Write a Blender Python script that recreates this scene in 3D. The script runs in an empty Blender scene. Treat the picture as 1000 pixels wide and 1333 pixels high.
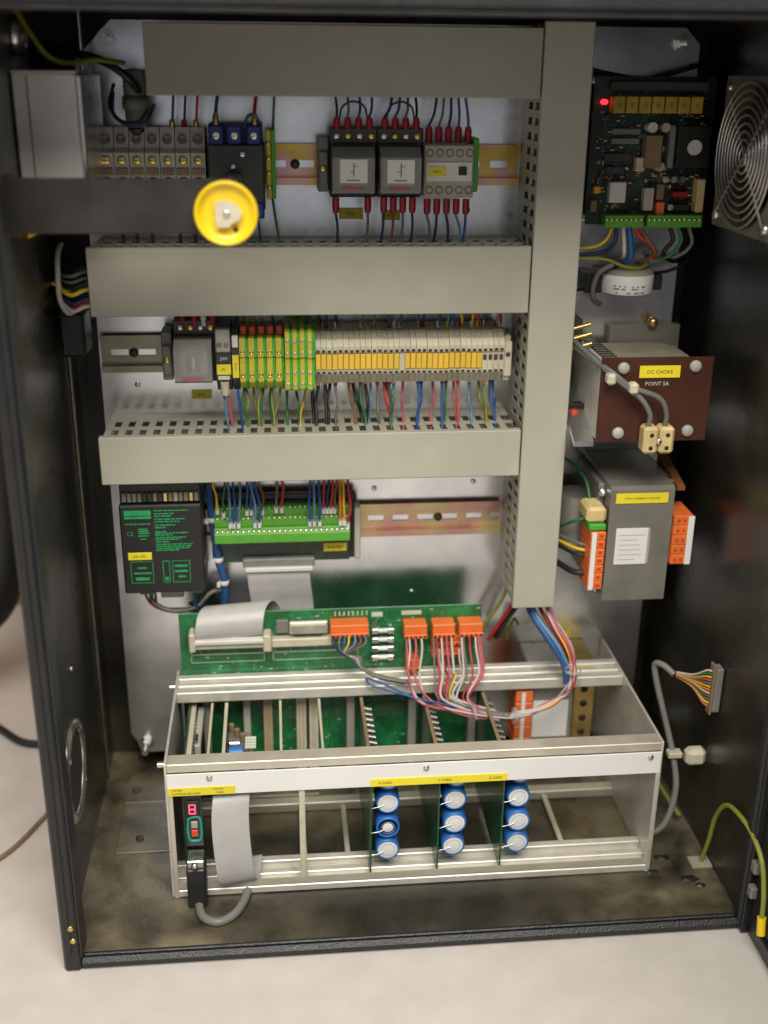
import bpy, math, random
from mathutils import Vector, Matrix
random.seed(7)
S = 0.001                                   # everything below is measured in millimetres
COL = bpy.context.scene.collection
SC = bpy.context.scene

# ------------------------------------------------------------------ camera
cam_d = bpy.data.cameras.new('camera'); cam = bpy.data.objects.new('camera', cam_d); COL.objects.link(cam)
yaw, pit, rol = 0.0998, 0.3747, 0.0108
fw = Vector((math.sin(yaw)*math.cos(pit), math.cos(yaw)*math.cos(pit), -math.sin(pit)))
rt = Vector((math.cos(yaw), -math.sin(yaw), 0)); up = rt.cross(fw)
r2 = rt*math.cos(rol) + up*math.sin(rol); u2 = up*math.cos(rol) - rt*math.sin(rol)
m = Matrix((r2, u2, -fw)).transposed().to_4x4(); m.translation = Vector((-0.1549, -0.9714, 0.7187))
cam.matrix_world = m
cam_d.sensor_fit = 'VERTICAL'; cam_d.sensor_height = 36; cam_d.lens = 1463/1333*36
cam_d.clip_start = 0.02; cam_d.clip_end = 50
cam_d.dof.use_dof = True; cam_d.dof.focus_distance = 1.0; cam_d.dof.aperture_fstop = 2.6
SC.camera = cam

# ------------------------------------------------------------------ light
W = bpy.data.worlds.new('World'); SC.world = W; W.use_nodes = True
W.node_tree.nodes['Background'].inputs[0].default_value = (0.92, 0.93, 0.96, 1)
W.node_tree.nodes['Background'].inputs[1].default_value = 0.33
def area(name, loc, target, sx, sy, power, col):
    d = bpy.data.lights.new(name, 'AREA'); d.shape = 'RECTANGLE'; d.size = sx; d.size_y = sy; d.energy = power; d.color = col
    o = bpy.data.objects.new(name, d); COL.objects.link(o); o.location = loc
    o.rotation_euler = (Vector(target) - Vector(loc)).to_track_quat('-Z', 'Y').to_euler()
area('ceiling_lamp', (-0.05, -1.45, 2.15), (0, 0, 0.25), 1.6, 1.1, 72, (1.0, 0.94, 0.83))
SC.view_settings.view_transform = 'Standard'; SC.view_settings.look = 'None'
SC.view_settings.gamma = 1; SC.view_settings.exposure = 0.0; SC.view_settings.use_curve_mapping = False

# ------------------------------------------------------------------ materials
def M(name, col, rough=.5, metal=0., var=.12, scale=60., bump=0., bscale=400., emit=0., trans=0., coat=0., alt=None, altscale=9., altcut=(.45, .62)):
    mt = bpy.data.materials.new(name); mt.use_nodes = True; nt = mt.node_tree; n = nt.nodes; L = nt.links
    b = n['Principled BSDF']
    tc = n.new('ShaderNodeTexCoord')
    nz = n.new('ShaderNodeTexNoise'); nz.inputs['Scale'].default_value = scale; nz.inputs['Detail'].default_value = 5
    L.new(tc.outputs['Object'], nz.inputs['Vector'])
    mp = n.new('ShaderNodeMapRange'); mp.inputs[1].default_value = .3; mp.inputs[2].default_value = .7
    mp.inputs[3].default_value = 1 - var; mp.inputs[4].default_value = 1 + var
    L.new(nz.outputs['Fac'], mp.inputs[0])
    oi = n.new('ShaderNodeObjectInfo'); mo = n.new('ShaderNodeMapRange'); mo.inputs[3].default_value = .93; mo.inputs[4].default_value = 1.07
    L.new(oi.outputs['Random'], mo.inputs[0])
    ml = n.new('ShaderNodeMath'); ml.operation = 'MULTIPLY'; L.new(mp.outputs[0], ml.inputs[0]); L.new(mo.outputs[0], ml.inputs[1])
    vm = n.new('ShaderNodeVectorMath'); vm.operation = 'SCALE'; vm.inputs[0].default_value = col[:3]
    src = None
    if alt:
        n2 = n.new('ShaderNodeTexNoise'); n2.inputs['Scale'].default_value = altscale; n2.inputs['Detail'].default_value = 7; n2.inputs['Distortion'].default_value = .6
        L.new(tc.outputs['Object'], n2.inputs['Vector'])
        r = n.new('ShaderNodeMapRange'); r.inputs[1].default_value = altcut[0]; r.inputs[2].default_value = altcut[1]
        L.new(n2.outputs['Fac'], r.inputs[0])
        mx = n.new('ShaderNodeMix'); mx.data_type = 'RGBA'; mx.inputs[6].default_value = (*col[:3], 1); mx.inputs[7].default_value = (*alt, 1)
        L.new(r.outputs[0], mx.inputs[0]); L.new(mx.outputs[2], vm.inputs[0])
    L.new(ml.outputs[0], vm.inputs['Scale']); L.new(vm.outputs[0], b.inputs['Base Color'])
    mr = n.new('ShaderNodeMapRange'); mr.inputs[1].default_value = .3; mr.inputs[2].default_value = .7
    mr.inputs[3].default_value = max(.03, rough*.82); mr.inputs[4].default_value = min(1, rough*1.2)
    L.new(nz.outputs['Fac'], mr.inputs[0]); L.new(mr.outputs[0], b.inputs['Roughness'])
    b.inputs['Metallic'].default_value = metal
    b.inputs['Transmission Weight'].default_value = trans
    b.inputs['Coat Weight'].default_value = coat
    if trans: b.inputs['IOR'].default_value = 1.2
    if emit:
        b.inputs['Emission Color'].default_value = (*col[:3], 1); b.inputs['Emission Strength'].default_value = emit
    if bump:
        nb = n.new('ShaderNodeTexNoise'); nb.inputs['Scale'].default_value = bscale; nb.inputs['Detail'].default_value = 3
        L.new(tc.outputs['Object'], nb.inputs['Vector'])
        bp = n.new('ShaderNodeBump'); bp.inputs['Strength'].default_value = bump; bp.inputs['Distance'].default_value = .0008
        L.new(nb.outputs['Fac'], bp.inputs['Height']); L.new(bp.outputs[0], b.inputs['Normal'])
    return mt
m_paint = M('textured_cabinet_paint', (.015, .016, .018), .36, 0, .25, 30, .7, 600)
m_wall_in = M('cabinet_inner_paint', (.011, .0108, .0088), .28, 0, .3, 14, .25, 500, alt=(.060, .054, .036), altscale=6, altcut=(.46, .78))
m_floor_in = M('dusty_bay_shaded_floor_paint', (.022, .020, .015), .30, 0, .3, 40, .3, 500, alt=(.205, .173, .108), altscale=14, altcut=(.34, .70))
def dust_and_bay_shade(mt):
    # dust lies thick at the sides; the rack bay's shade is painted into the middle
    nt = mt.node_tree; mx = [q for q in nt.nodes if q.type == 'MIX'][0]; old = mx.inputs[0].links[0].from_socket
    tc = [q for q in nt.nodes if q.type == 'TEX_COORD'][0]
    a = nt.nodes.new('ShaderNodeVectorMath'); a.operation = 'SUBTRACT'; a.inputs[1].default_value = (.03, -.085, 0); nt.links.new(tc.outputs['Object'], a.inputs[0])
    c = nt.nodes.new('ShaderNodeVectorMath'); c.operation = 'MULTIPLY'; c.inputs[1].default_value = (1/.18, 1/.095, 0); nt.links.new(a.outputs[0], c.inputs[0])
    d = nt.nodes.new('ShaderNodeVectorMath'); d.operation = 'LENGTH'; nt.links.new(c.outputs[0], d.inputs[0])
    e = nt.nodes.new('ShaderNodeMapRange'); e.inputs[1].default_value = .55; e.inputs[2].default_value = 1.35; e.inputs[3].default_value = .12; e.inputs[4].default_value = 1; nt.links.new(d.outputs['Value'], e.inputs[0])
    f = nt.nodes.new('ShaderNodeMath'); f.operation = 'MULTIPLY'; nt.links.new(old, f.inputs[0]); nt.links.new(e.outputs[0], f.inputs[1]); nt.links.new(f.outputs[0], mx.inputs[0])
dust_and_bay_shade(m_floor_in)
m_galv = M('galvanised_steel', (.72, .735, .77), .25, 1.0, .06, 22, .05, 60, alt=(.80, .81, .84), altscale=30)
m_duct = M('grey_pvc', (.43, .42, .345), .44, 0, .05, 14, .10, 30, alt=(.38, .37, .30), altscale=9, altcut=(.48, .78))
m_duct_in = M('grey_pvc_channel', (.45, .435, .355), .5, 0, .08, 40)
m_gold = M('yellow_passivated_steel', (.62, .42, .10), .30, .9, .2, 30, alt=(.60, .34, .36), altscale=40)
m_pinkrail = M('pink_passivated_steel', (.58, .33, .29), .32, .85, .2, 30, alt=(.55, .45, .25), altscale=30)
m_dullrail = M('dull_passivated_steel', (.28, .28, .20), .35, .85, .2, 40)
m_alu = M('bare_aluminium', (.70, .68, .61), .40, .40, .10, 60, .08, 300)
m_aluw = M('anodised_aluminium', (.60, .56, .46), .4, .35, .1, 40)
m_steel = M('bright_steel', (.70, .69, .66), .25, .95, .1, 50)
m_brushed = M('brushed_steel_box', (.74, .71, .66), .30, .35, .1, 20, .08, 300, alt=(.42, .30, .15), altscale=11, altcut=(.50, .68))
m_fan = M('fan_casting', (.20, .175, .13), .45, .4, .2, 40)
m_guard = M('dull_wire', (.66, .64, .60), .35, .9, .15, 40)
m_brass = M('brass', (.72, .52, .18), .28, .9, .1, 60)
m_black = M('black_plastic', (.016, .016, .016), .42, 0, .2, 60, .05, 600)
m_dark = M('dark_grey_plastic', (.045, .045, .042), .45, 0, .2, 60)
m_bar = M('black_flat_steel', (.024, .022, .020), .42, .1, .25, 25, .2, 500)
m_grey = M('light_grey_plastic', (.40, .39, .34), .45, 0, .1, 60)
m_lgrey = M('pale_grey_plastic', (.54, .52, .46), .45, 0, .1, 60)
m_mid = M('mid_grey_plastic', (.20, .20, .18), .45, 0, .15, 60)
m_beige = M('beige_polyamide', (.60, .56, .42), .45, 0, .1, 90)
m_cream2 = M('tan_connector', (.42, .33, .20), .5, 0, .12, 80)
m_cream = M('cream_ceramic', (.62, .48, .22), .5, 0, .15, 80)
m_yellow = M('yellow_plastic', (.88, .62, .012), .33, 0, .06, 40, coat=.3)
m_marker = M('yellow_marker', (.85, .55, .05), .45, 0, .06, 60)
m_ochre = M('ochre_plastic', (.42, .28, .035), .45, 0, .12, 60)
m_label = M('yellow_label', (.85, .72, .03), .42, 0, .05, 30)
m_ink = M('black_ink', (.02, .02, .018), .6, 0, .1)
m_white = M('white_paper', (.80, .80, .79), .6, 0, .03, 20)
m_whitep = M('white_plastic', (.72, .71, .67), .45, 0, .06, 60)
m_blue = M('blue_plastic', (.018, .045, .22), .4, 0, .15, 60)
m_red = M('red_ferrule', (.36, .014, .022), .4, 0, .15, 60)
m_redo = M('orange_red_plastic', (.62, .06, .015), .45, 0, .15, 60)
m_orange = M('orange_plastic', (.78, .17, .035), .45, 0, .1, 60)
m_green = M('green_terminal', (.12, .38, .03), .45, 0, .12, 80)
m_gpcb = M('green_circuit_board', (.008, .145, .040), .33, 0, .25, 45, .1, 300, coat=.3, alt=(.012, .21, .065), altscale=60, altcut=(.5, .56))
m_dpcb = M('dark_circuit_board', (.006, .024, .016), .35, 0, .3, 60, coat=.3, alt=(.014, .045, .028), altscale=90, altcut=(.5, .56))
m_cpcb = M('card_circuit_board', (.010, .080, .034), .35, 0, .3, 60, coat=.3, alt=(.016, .12, .05), altscale=90, altcut=(.5, .56))
m_track = M('board_tracks', (.030, .26, .085), .35, 0, .15, 80, coat=.3)
m_silk = M('board_print', (.55, .60, .50), .6, 0, .1)
m_print = M('green_print', (.018, .34, .105), .6, 0, .2, 120)
m_earth_g = M('earth_green', (.07, .40, .04), .45, 0, .1, 60)
m_earth_y = M('earth_yellow', (.62, .54, .05), .45, 0, .1, 60)
m_ribbon = M('grey_ribbon', (.46, .45, .44), .42, 0, .06, 60)
m_cable = M('grey_cable_sheath', (.19, .19, .18), .45, 0, .08, 40)
m_clear = M('clear_polycarbonate', (.70, .70, .67), .16, 0, .04, 30, trans=.62)
m_paxolin = M('brown_laminate', (.072, .026, .016), .30, 0, .15, 25)
m_core = M('painted_core', (.28, .27, .235), .36, .35, .15, 30, .1, 500)
m_coil = M('coil_wrap', (.34, .31, .24), .55, 0, .15, 30)
m_cap = M('blue_sleeve', (.030, .165, .52), .35, 0, .1, 60)
m_capend = M('capacitor_end', (.76, .78, .79), .45, .0, .06, 80)
m_lcd = M('red_led_glow', (1.0, .06, .13), .4, 0, 0, 10, emit=2.2)
m_led = M('red_led', (1.0, .03, .05), .4, 0, 0, 10, emit=2.2)
m_table = M('pale_table_top', (.66, .625, .595), .42, 0, .05, 30, .05, 250, alt=(.60, .555, .51), altscale=1.6, altcut=(.3, .9))
m_wood = M('brown_wood', (.36, .19, .075), .55, 0, .2, 12)
m_teal = M('teal_plastic', (.02, .30, .22), .4, 0, .1, 60)
m_brown = M('brown_plastic', (.26, .18, .10), .5, 0, .15, 60)
WIRE = {k: M(k.replace(' ', '_')+'_wire_insulation', c, .42, 0, .08, 50) for k, c in {
    'black': (.015, .015, .016), 'blue': (.025, .095, .28), 'dark blue': (.018, .035, .10), 'light blue': (.12, .27, .44), 'red': (.48, .025, .03),
    'pink': (.52, .10, .12), 'green': (.03, .15, .05), 'yellow and green': (.24, .26, .035), 'yellow': (.75, .50, .02), 'brown': (.22, .08, .03),
    'orange': (.75, .20, .02), 'white': (.58, .53, .50), 'grey': (.15, .15, .145)}.items()}

# ------------------------------------------------------------------ mesh builder
def sm(pts, n=8):
    """smooth a path through the given points"""
    P = [Vector(p) for p in pts]
    if len(P) < 3: return P
    Q = [2*P[0]-P[1]] + P + [2*P[-1]-P[-2]]; out = []
    for i in range(1, len(Q)-2):
        a, b, c, d = Q[i-1:i+3]
        for k in range(n):
            t = k/n
            out.append(.5*((2*b) + (c-a)*t + (2*a-5*b+4*c-d)*t*t + (3*b-a-3*c+d)*t**3))
    return out + [P[-1]]
class MB:
    def __init__(s): s.v = []; s.f = []; s.s = []
    def add(s, vs, fs, smooth=False):
        o = len(s.v); s.v += [tuple(v) for v in vs]
        for f in fs: s.f.append(tuple(i+o for i in f)); s.s.append(smooth)
        return s
    def box(s, x0, x1, y0, y1, z0, z1):
        v = [(x, y, z) for x in (x0, x1) for y in (y0, y1) for z in (z0, z1)]
        return s.add(v, [(0, 1, 3, 2), (4, 6, 7, 5), (0, 4, 5, 1), (2, 3, 7, 6), (0, 2, 6, 4), (1, 5, 7, 3)])
    def cbox(s, x0, x1, y0, y1, z0, z1, c=.6):
        c = min(c, .45*min(abs(x1-x0), abs(y1-y0), abs(z1-z0)))
        lo = (x0, y0, z0); hi = (x1, y1, z1); V = []; idx = {}
        for a in (0, 1):
            for b in (0, 1):
                for d in (0, 1):
                    base = [hi[i] if q else lo[i] for i, q in enumerate((a, b, d))]
                    for ax in range(3):
                        p = list(base)
                        for j in range(3):
                            if j != ax: p[j] += -c if (a, b, d)[j] else c
                        idx[(a, b, d, ax)] = len(V); V.append(p)
        F = []
        for ax in range(3):
            o1, o2 = [j for j in range(3) if j != ax]
            for q in (0, 1):
                lp = []
                for e, g in ((0, 0), (1, 0), (1, 1), (0, 1)):
                    k = [0, 0, 0]; k[ax] = q; k[o1] = e; k[o2] = g; lp.append(idx[(*k, ax)])
                if (q == 0) != (ax == 1): lp.reverse()
                F.append(lp)
        for ax in range(3):
            o1, o2 = [j for j in range(3) if j != ax]
            for e in (0, 1):
                for g in (0, 1):
                    k0 = [0, 0, 0]; k0[o1] = e; k0[o2] = g; k1 = list(k0); k1[ax] = 1
                    F.append([idx[(*k0, o1)], idx[(*k1, o1)], idx[(*k1, o2)], idx[(*k0, o2)]])
        for a in (0, 1):
            for b in (0, 1):
                for d in (0, 1): F.append([idx[(a, b, d, ax)] for ax in range(3)])
        return s.add(V, F)
    def prism(s, poly, axis, a, b):
        """poly of 2-D points extruded along an axis from a to b (axis x: (y,z), y: (x,z), z: (x,y))"""
        def p3(p, t): return {'x': (t, p[0], p[1]), 'y': (p[0], t, p[1]), 'z': (p[0], p[1], t)}[axis]
        n = len(poly); v = [p3(p, a) for p in poly] + [p3(p, b) for p in poly]
        return s.add(v, [tuple(range(n-1, -1, -1)), tuple(range(n, 2*n))] + [(i, (i+1) % n, n+(i+1) % n, n+i) for i in range(n)])
    def tube(s, path, r, n=6, closed=False, caps=True, ridges=0):
        P = [Vector(p) for p in path]; m_ = len(P); vs = []; fs = []
        up_ = None
        for i, p in enumerate(P):
            a = P[i-1] if (i or closed) else p; b = P[(i+1) % m_] if (i < m_-1 or closed) else p
            t = (b-a).normalized()
            if up_ is None: up_ = t.orthogonal().normalized()
            up_ = (up_ - t*up_.dot(t)).normalized(); w = t.cross(up_)
            rr = r[i] if isinstance(r, (list, tuple)) else r
            for k in range(n):
                g = 2*math.pi*k/n; vs.append(p + (up_*math.cos(g) + w*math.sin(g))*rr)
        for i in range(m_ if closed else m_-1):
            j = (i+1) % m_
            for k in range(n): fs.append((i*n+k, i*n+(k+1) % n, j*n+(k+1) % n, j*n+k))
        s.add(vs, fs, True)
        if caps and not closed:
            s.add(vs[:n], [tuple(range(n-1, -1, -1))]); s.add(vs[-n:], [tuple(range(n))])
        return s
    def cyl(s, p0, p1, r, n=16, r1=None): return s.tube([p0, p1], [r, r if r1 is None else r1], n)
    def lathe(s, p, ax, prof, n=28, smooth=True):
        """prof [(radius, distance along the axis)]"""
        p = Vector(p); ax = Vector(ax).normalized(); u = ax.orthogonal().normalized(); w = ax.cross(u); vs = []; fs = []
        for r, h in prof:
            for k in range(n):
                g = 2*math.pi*k/n; vs.append(p + ax*h + (u*math.cos(g) + w*math.sin(g))*r)
        for i in range(len(prof)-1):
            for k in range(n): fs.append((i*n+k, i*n+(k+1) % n, (i+1)*n+(k+1) % n, (i+1)*n+k))
        return s.add(vs, fs, smooth)
    def sheet(s, path, wv, t=.6, n=0):
        """a ribbon: path swept by the width vector wv, its faces scalloped into n conductors"""
        P = [Vector(p) for p in path]; wv = Vector(wv); vs = []; fs = []; n = n or int(wv.length/1.27); q = 2*n+1
        for i, p in enumerate(P):
            d = (P[min(i+1, len(P)-1)] - P[max(i-1, 0)]).normalized(); nn = d.cross(wv).normalized()*t
            vs += [p + wv*k/(2*n) + nn*(.5+(.5 if k % 2 else .12)) for k in range(q)]
            vs += [p + wv*k/(2*n) + nn*(.5-(.5 if k % 2 else .12)) for k in range(q-1, -1, -1)]
        r = 2*q
        for i in range(len(P)-1):
            for k in range(r): fs.append((r*i+k, r*i+(k+1) % r, r*(i+1)+(k+1) % r, r*(i+1)+k))
        fs += [tuple(range(r-1, -1, -1)), tuple(r*(len(P)-1)+k for k in range(r))]
        return s.add(vs, fs, True)
    def build(s, name, mat, parent=None):
        r = parent
        while r is not None and r.parent is not None: r = r.parent
        o = r.location if r is not None else Vector((0, 0, 0))
        me = bpy.data.meshes.new(name)
        me.from_pydata([(v[0]*S-o[0], v[1]*S-o[1], v[2]*S-o[2]) for v in s.v], [], s.f)
        me.polygons.foreach_set('use_smooth', s.s); me.materials.append(mat)
        import bmesh
        bm = bmesh.new(); bm.from_mesh(me); bmesh.ops.recalc_face_normals(bm, faces=bm.faces); bm.to_mesh(me); bm.free()
        ob = bpy.data.objects.new(name, me); COL.objects.link(ob); ob.parent = parent
        return ob
def tag(o, label, cat, group=None):
    o['label'] = label; o['category'] = cat
    if group: o['group'] = group
    return o
def thing(name, loc, label, cat, group=None):
    o = bpy.data.objects.new(name, None); COL.objects.link(o); o.location = Vector(loc)*S; o.empty_display_size = .01
    return tag(o, label, cat, group)
def kids(o): return [c for c in COL.objects if c.parent is o]
def copy_tree(o, parent=None):
    c = o.copy(); COL.objects.link(c); c.parent = parent
    for k in kids(o): copy_tree(k, c)
    return c
def dup(o, dx, dy, dz, label):
    c = copy_tree(o); c.location = o.location + Vector((dx, dy, dz))*S; c['label'] = label; return c
def text(s, size, mat, parent, x, y, z, align='LEFT', name='lettering'):
    """flat lettering in a plane facing the front (-y)"""
    cu = bpy.data.curves.new(name, 'FONT'); cu.body = s; cu.size = size; cu.align_x = align; cu.resolution_u = 2
    t = bpy.data.objects.new(name, cu); me0 = bpy.data.meshes.new_from_object(t); b = MB()
    b.add([(x+v.co.x, y, z+v.co.y) for v in me0.vertices], [tuple(p.vertices) for p in me0.polygons])
    bpy.data.objects.remove(t); bpy.data.meshes.remove(me0)
    return b.build(name, mat, parent)
ORD = 'first second third fourth fifth sixth seventh eighth ninth tenth eleventh twelfth thirteenth fourteenth fifteenth sixteenth seventeenth eighteenth nineteenth twentieth'.split()
TENS = {2: 'twenty', 3: 'thirty'}
def nth(i):
    i += 1
    if i <= 20: return ORD[i-1]
    if i % 10 == 0: return {30: 'thirtieth', 40: 'fortieth'}[i]
    return TENS[i//10] + '-' + ORD[i % 10 - 1]
def wire(col, pts, label, group, r=1.15, name='wire', n=6, seg=6):
    return tag(MB().tube(sm(pts, seg), r, n).build(name, WIRE[col] if isinstance(col, str) else col), label, 'wire', group)
def screw(b, x, y, z, r=2.4, h=1.2): return b.lathe((x, y, z), (0, -1, 0), [(r, 0), (r, h*.6), (r*.75, h), (.01, h)], 12)

# ================================================================== setting
o = MB().box(-3000, 3000, -2500, 520, -40, 0).build('table_top', m_table); o['kind'] = 'structure'
o = MB().box(-3000, 3000, 520, 560, -600, 2600).build('back_wall', m_wood); o['kind'] = 'structure'

# ================================================================== cabinet
XL, XR, YF, YB, ZT = -345, 250.5, -200, 120, 769
cab = thing('control_cabinet', (-47, -40, 0), 'dark textured steel control cabinet standing open on the pale table', 'cabinet')
MB().box(XL, XR, YB-2, YB, 3, ZT-3).build('back_panel', m_wall_in, cab)
MB().box(XL-1.5, XL, YF+2, YB, 1, ZT-1).build('side_panel', m_wall_in, cab)
MB().box(XR, XR+1.5, YF+2, YB, 1, ZT-1).build('side_panel', m_wall_in, cab)
MB().box(XL, XR, YF+2, YB-2, ZT-2, ZT).build('top_panel', m_paint, cab)
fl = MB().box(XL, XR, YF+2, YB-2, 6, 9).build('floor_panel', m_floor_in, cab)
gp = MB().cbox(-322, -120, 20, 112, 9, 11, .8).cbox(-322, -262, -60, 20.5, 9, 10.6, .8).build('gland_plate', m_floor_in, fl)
b = MB()
for x, y in ((-312, 100), (-312, 40), (-300, -40), (-140, 100)): b.lathe((x, y, 11), (0, 0, 1), [(4, 0), (4, 1.6), (3, 2.2), (.01, 2.2)], 12)
b.build('plate_screw', m_dark, fl)
# front flanges: rounded box sections with a returned lip
for nm, a in (('front_flange', (XL-2, XL+12.5, 0, ZT)), ('front_flange', (XR-5, XR+2, 0, ZT))):
    MB().cbox(a[0], a[1], YF-2, YF+10, a[2]+.5, a[3]-.5, 2.2).build(nm, m_paint, cab)
MB().cbox(XL+10, XR-1, YF-1.5, YF+9.5, .6, 11.5, 3.5).build('front_flange', m_paint, cab)
MB().cbox(XL+18, XR-5, YF-2, YF+10, ZT-15, ZT, 3).build('front_flange', m_paint, cab)
MB().box(XL+12.6, XL+14, YF-1, YF+22, 14.5, ZT-15.5).build('return_lip', m_paint, cab)
MB().box(XL+20, XR-18, YF, YF+24, ZT-17, ZT-15.2).build('return_lip', m_paint, cab)
MB().cbox(XL+14.2, XR-6, YF+3, YF+7, 11.6, 14, 1).build('return_lip', m_paint, cab)
# rubber seal running up the left flange
MB().cbox(XL+3, XL+6, YF-3.6, YF-2, 20, ZT-20, .8).build('door_seal', m_black, cab)
for x, z in ((-338, 47), (-337, 34)): screw(MB(), x, YF-2, z, 2.6, 2).build('flange_screw', m_brass, cab)
for y, z in ((-165, 430), (-160, 300), (-150, 210), (-168, 95), (-60, 215), (-140, 160)):
    MB().lathe((XL, y, z), (1, 0, 0), [(2.6, 0), (2.4, 1.4), (.01, 2)], 10).build('rivet', m_steel, cab)
MB().cbox(XL+.1, XL+3, 63, 68, 14, 560, .8).build('corner_strip', m_dullrail, cab)
# round vent low on the left wall
v = MB().lathe((XL, -92, 128), (1, 0, 0), [(47, 0), (47, 2.5), (43, 4), (38, 4), (37, 1)], 48).build('vent_ring', m_steel, cab)
MB().lathe((XL, -92, 128), (1, 0, 0), [(37.5, .6), (20, 1.8), (.01, 2.2)], 40).build('vent_disc', m_dark, v)
for k in range(4):
    g = math.pi/4 + k*math.pi/2
    MB().lathe((XL+3.5, -92+40.5*math.cos(g), 128+40.5*math.sin(g)), (1, 0, 0), [(2.6, 0), (2.4, 1.2), (.01, 1.8)], 10).build('vent_screw', m_steel, v)
# door, swung open to ninety degrees on the right
dr = thing('cabinet_door', (262, -500, 6), 'dark cabinet door swung fully open at the right edge', 'door')
MB().cbox(253, 275, -800, -207, 2, 767, 2).build('door_panel', m_paint, dr)
MB().cbox(249.5, 252.9, -780, -226, 16, 24, 1).build('stiffener', m_paint, dr)
MB().cbox(247, 260, -206.8, -202.2, 2, 767, 1).build('hinge_strip', m_paint, dr)
for z in (72, 46):
    MB().cbox(246, 252.8, -216, -207, z, z+12, 1.5).build('hinge_knuckle', m_mid, dr)

# ================================================================== mounting plate
mp = thing('mounting_plate', (-45, 79, 40), 'galvanised steel mounting plate at the back of the cabinet', 'mounting plate')
pl = [(-318, 58), (-304, 34), (214, 34), (228, 58), (228, 742), (214, 756), (-286, 756), (-318, 724)]
MB().prism(pl, 'y', 78, 80.5).build('plate', m_galv, mp)
for x, z in ((-303, 44), (212, 46), (-290, 742), (212, 744)):
    s_ = MB().cyl((x, 118, z), (x, 60, z), 3.2, 12).build('stud', m_steel, mp)
    MB().lathe((x, 77.9, z), (0, -1, 0), [(8.5, 0), (8.5, 1.6), (6.2, 1.6), (6.2, 7), (3, 7)], 6, False).build('nut', m_steel, s_)
for x, z in ((-285, 440), (-20, 214), (-60, 330), (24, 600), (40, 335)):
    screw(MB(), x, 78, z, 2.6, 1.4).build('plate_screw', m_steel, mp)

# ================================================================== wiring ducts
def duct_h(label, x0, x1, z0, z1):
    t = thing('wiring_duct', ((x0+x1)/2, 40, z0), label, 'cable duct', 'grey slotted wiring ducts')
    b = MB().box(x0+3, x1-1, 75.6, 77.6, z0+1.5, z1-1.5)
    for za, zb in ((z0+1.3, z0+2.9), (z1-2.9, z1-1.3)):
        for ya, yb in ((3, 12), (32, 38), (58, 75.5)): b.box(x0+3, x1-1, ya, yb, za, zb)
        x = x0+3; 
        while x < x1-9:
            for ya, yb in ((12, 32), (38, 58)): b.box(x, min(x+6.3, x1-1), ya, yb, za, zb)
            x += 12.5
    b.build('channel', m_duct_in, t)
    b = MB().cbox(x0, x1, 0, 2, z0, z1, .8).box(x0+.4, x1-.4, 2.02, 8, z0+.05, z0+1.15).box(x0+.4, x1-.4, 2.02, 8, z1-1.15, z1-.05)
    b.build('cover', m_duct, t)
    return t
duct_h('topmost horizontal grey cable duct, half in shade under the cabinet roof', -252, 68.3, 698, 752)
duct_h('middle horizontal grey cable duct below the relays', -310.5, 68.3, 520, 578)
duct_h('lowest horizontal grey cable duct above the green terminal module', -313.5, 68.3, 367.5, 412)
t = thing('wiring_duct', (90, 40, 230), 'tall vertical grey cable duct right of the three horizontal ones', 'cable duct', 'grey slotted wiring ducts')
b = MB().box(71, 110, 75.6, 77.6, 232, 756)
for xa, xb in ((71, 72.6), (108, 109.6)):
    for ya, yb in ((3, 12), (32, 38), (58, 75.5)): b.box(xa, xb, ya, yb, 232, 756)
    z = 232
    while z < 750:
        for ya, yb in ((12, 32), (38, 58)): b.box(xa, xb, ya, yb, z, min(z+6.3, 756))
        z += 12.5
b.build('channel', m_duct_in, t)
MB().cbox(69.6, 110.8, -.6, 1.6, 230, 757, .8).box(69.8, 71, 1.62, 8, 230.4, 756.6).box(109.4, 110.6, 1.62, 8, 230.4, 756.6).build('cover', m_duct, t)

# ================================================================== mounting rails
def rail(label, x0, x1, zc, mat):
    t = thing('mounting_rail', ((x0+x1)/2, 74, zc), label, 'mounting rail', 'slotted mounting rails')
    b = MB().box(x0, x1, 70, 71, zc+12.6, zc+17.5).box(x0, x1, 70, 71, zc-17.5, zc-12.6)
    for s_ in (1, -1):
        za, zb = sorted((zc+s_*11.4, zc+s_*12.6)); b.box(x0, x1, 70.05, 77.3, za, zb)
        za, zb = sorted((zc+s_*3.2, zc+s_*11.4)); b.box(x0, x1, 76.2, 77.3, za, zb)
    x = x0
    while x < x1: b.box(x, min(x+9, x1), 76.2, 77.3, zc-3.2, zc+3.2); x += 25
    b.build('rail_profile', mat, t); return t
r1 = rail('yellow passivated mounting rail carrying the relays and contactor', -316, 69, 640, m_gold)
r2_ = rail('dull mounting rail carrying the row of beige terminals', -316, 69, 471, m_dullrail)
r3 = rail('pinkish mounting rail beside the green terminal module', -300, 69, 298, m_pinkrail)
for r_, x, z in ((r1, -133, 640), (r2_, -286, 471), (r3, 5, 298)):
    screw(MB(), x, 76.2, z, 4.2, 3).build('rail_screw', m_dark, r_)

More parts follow.
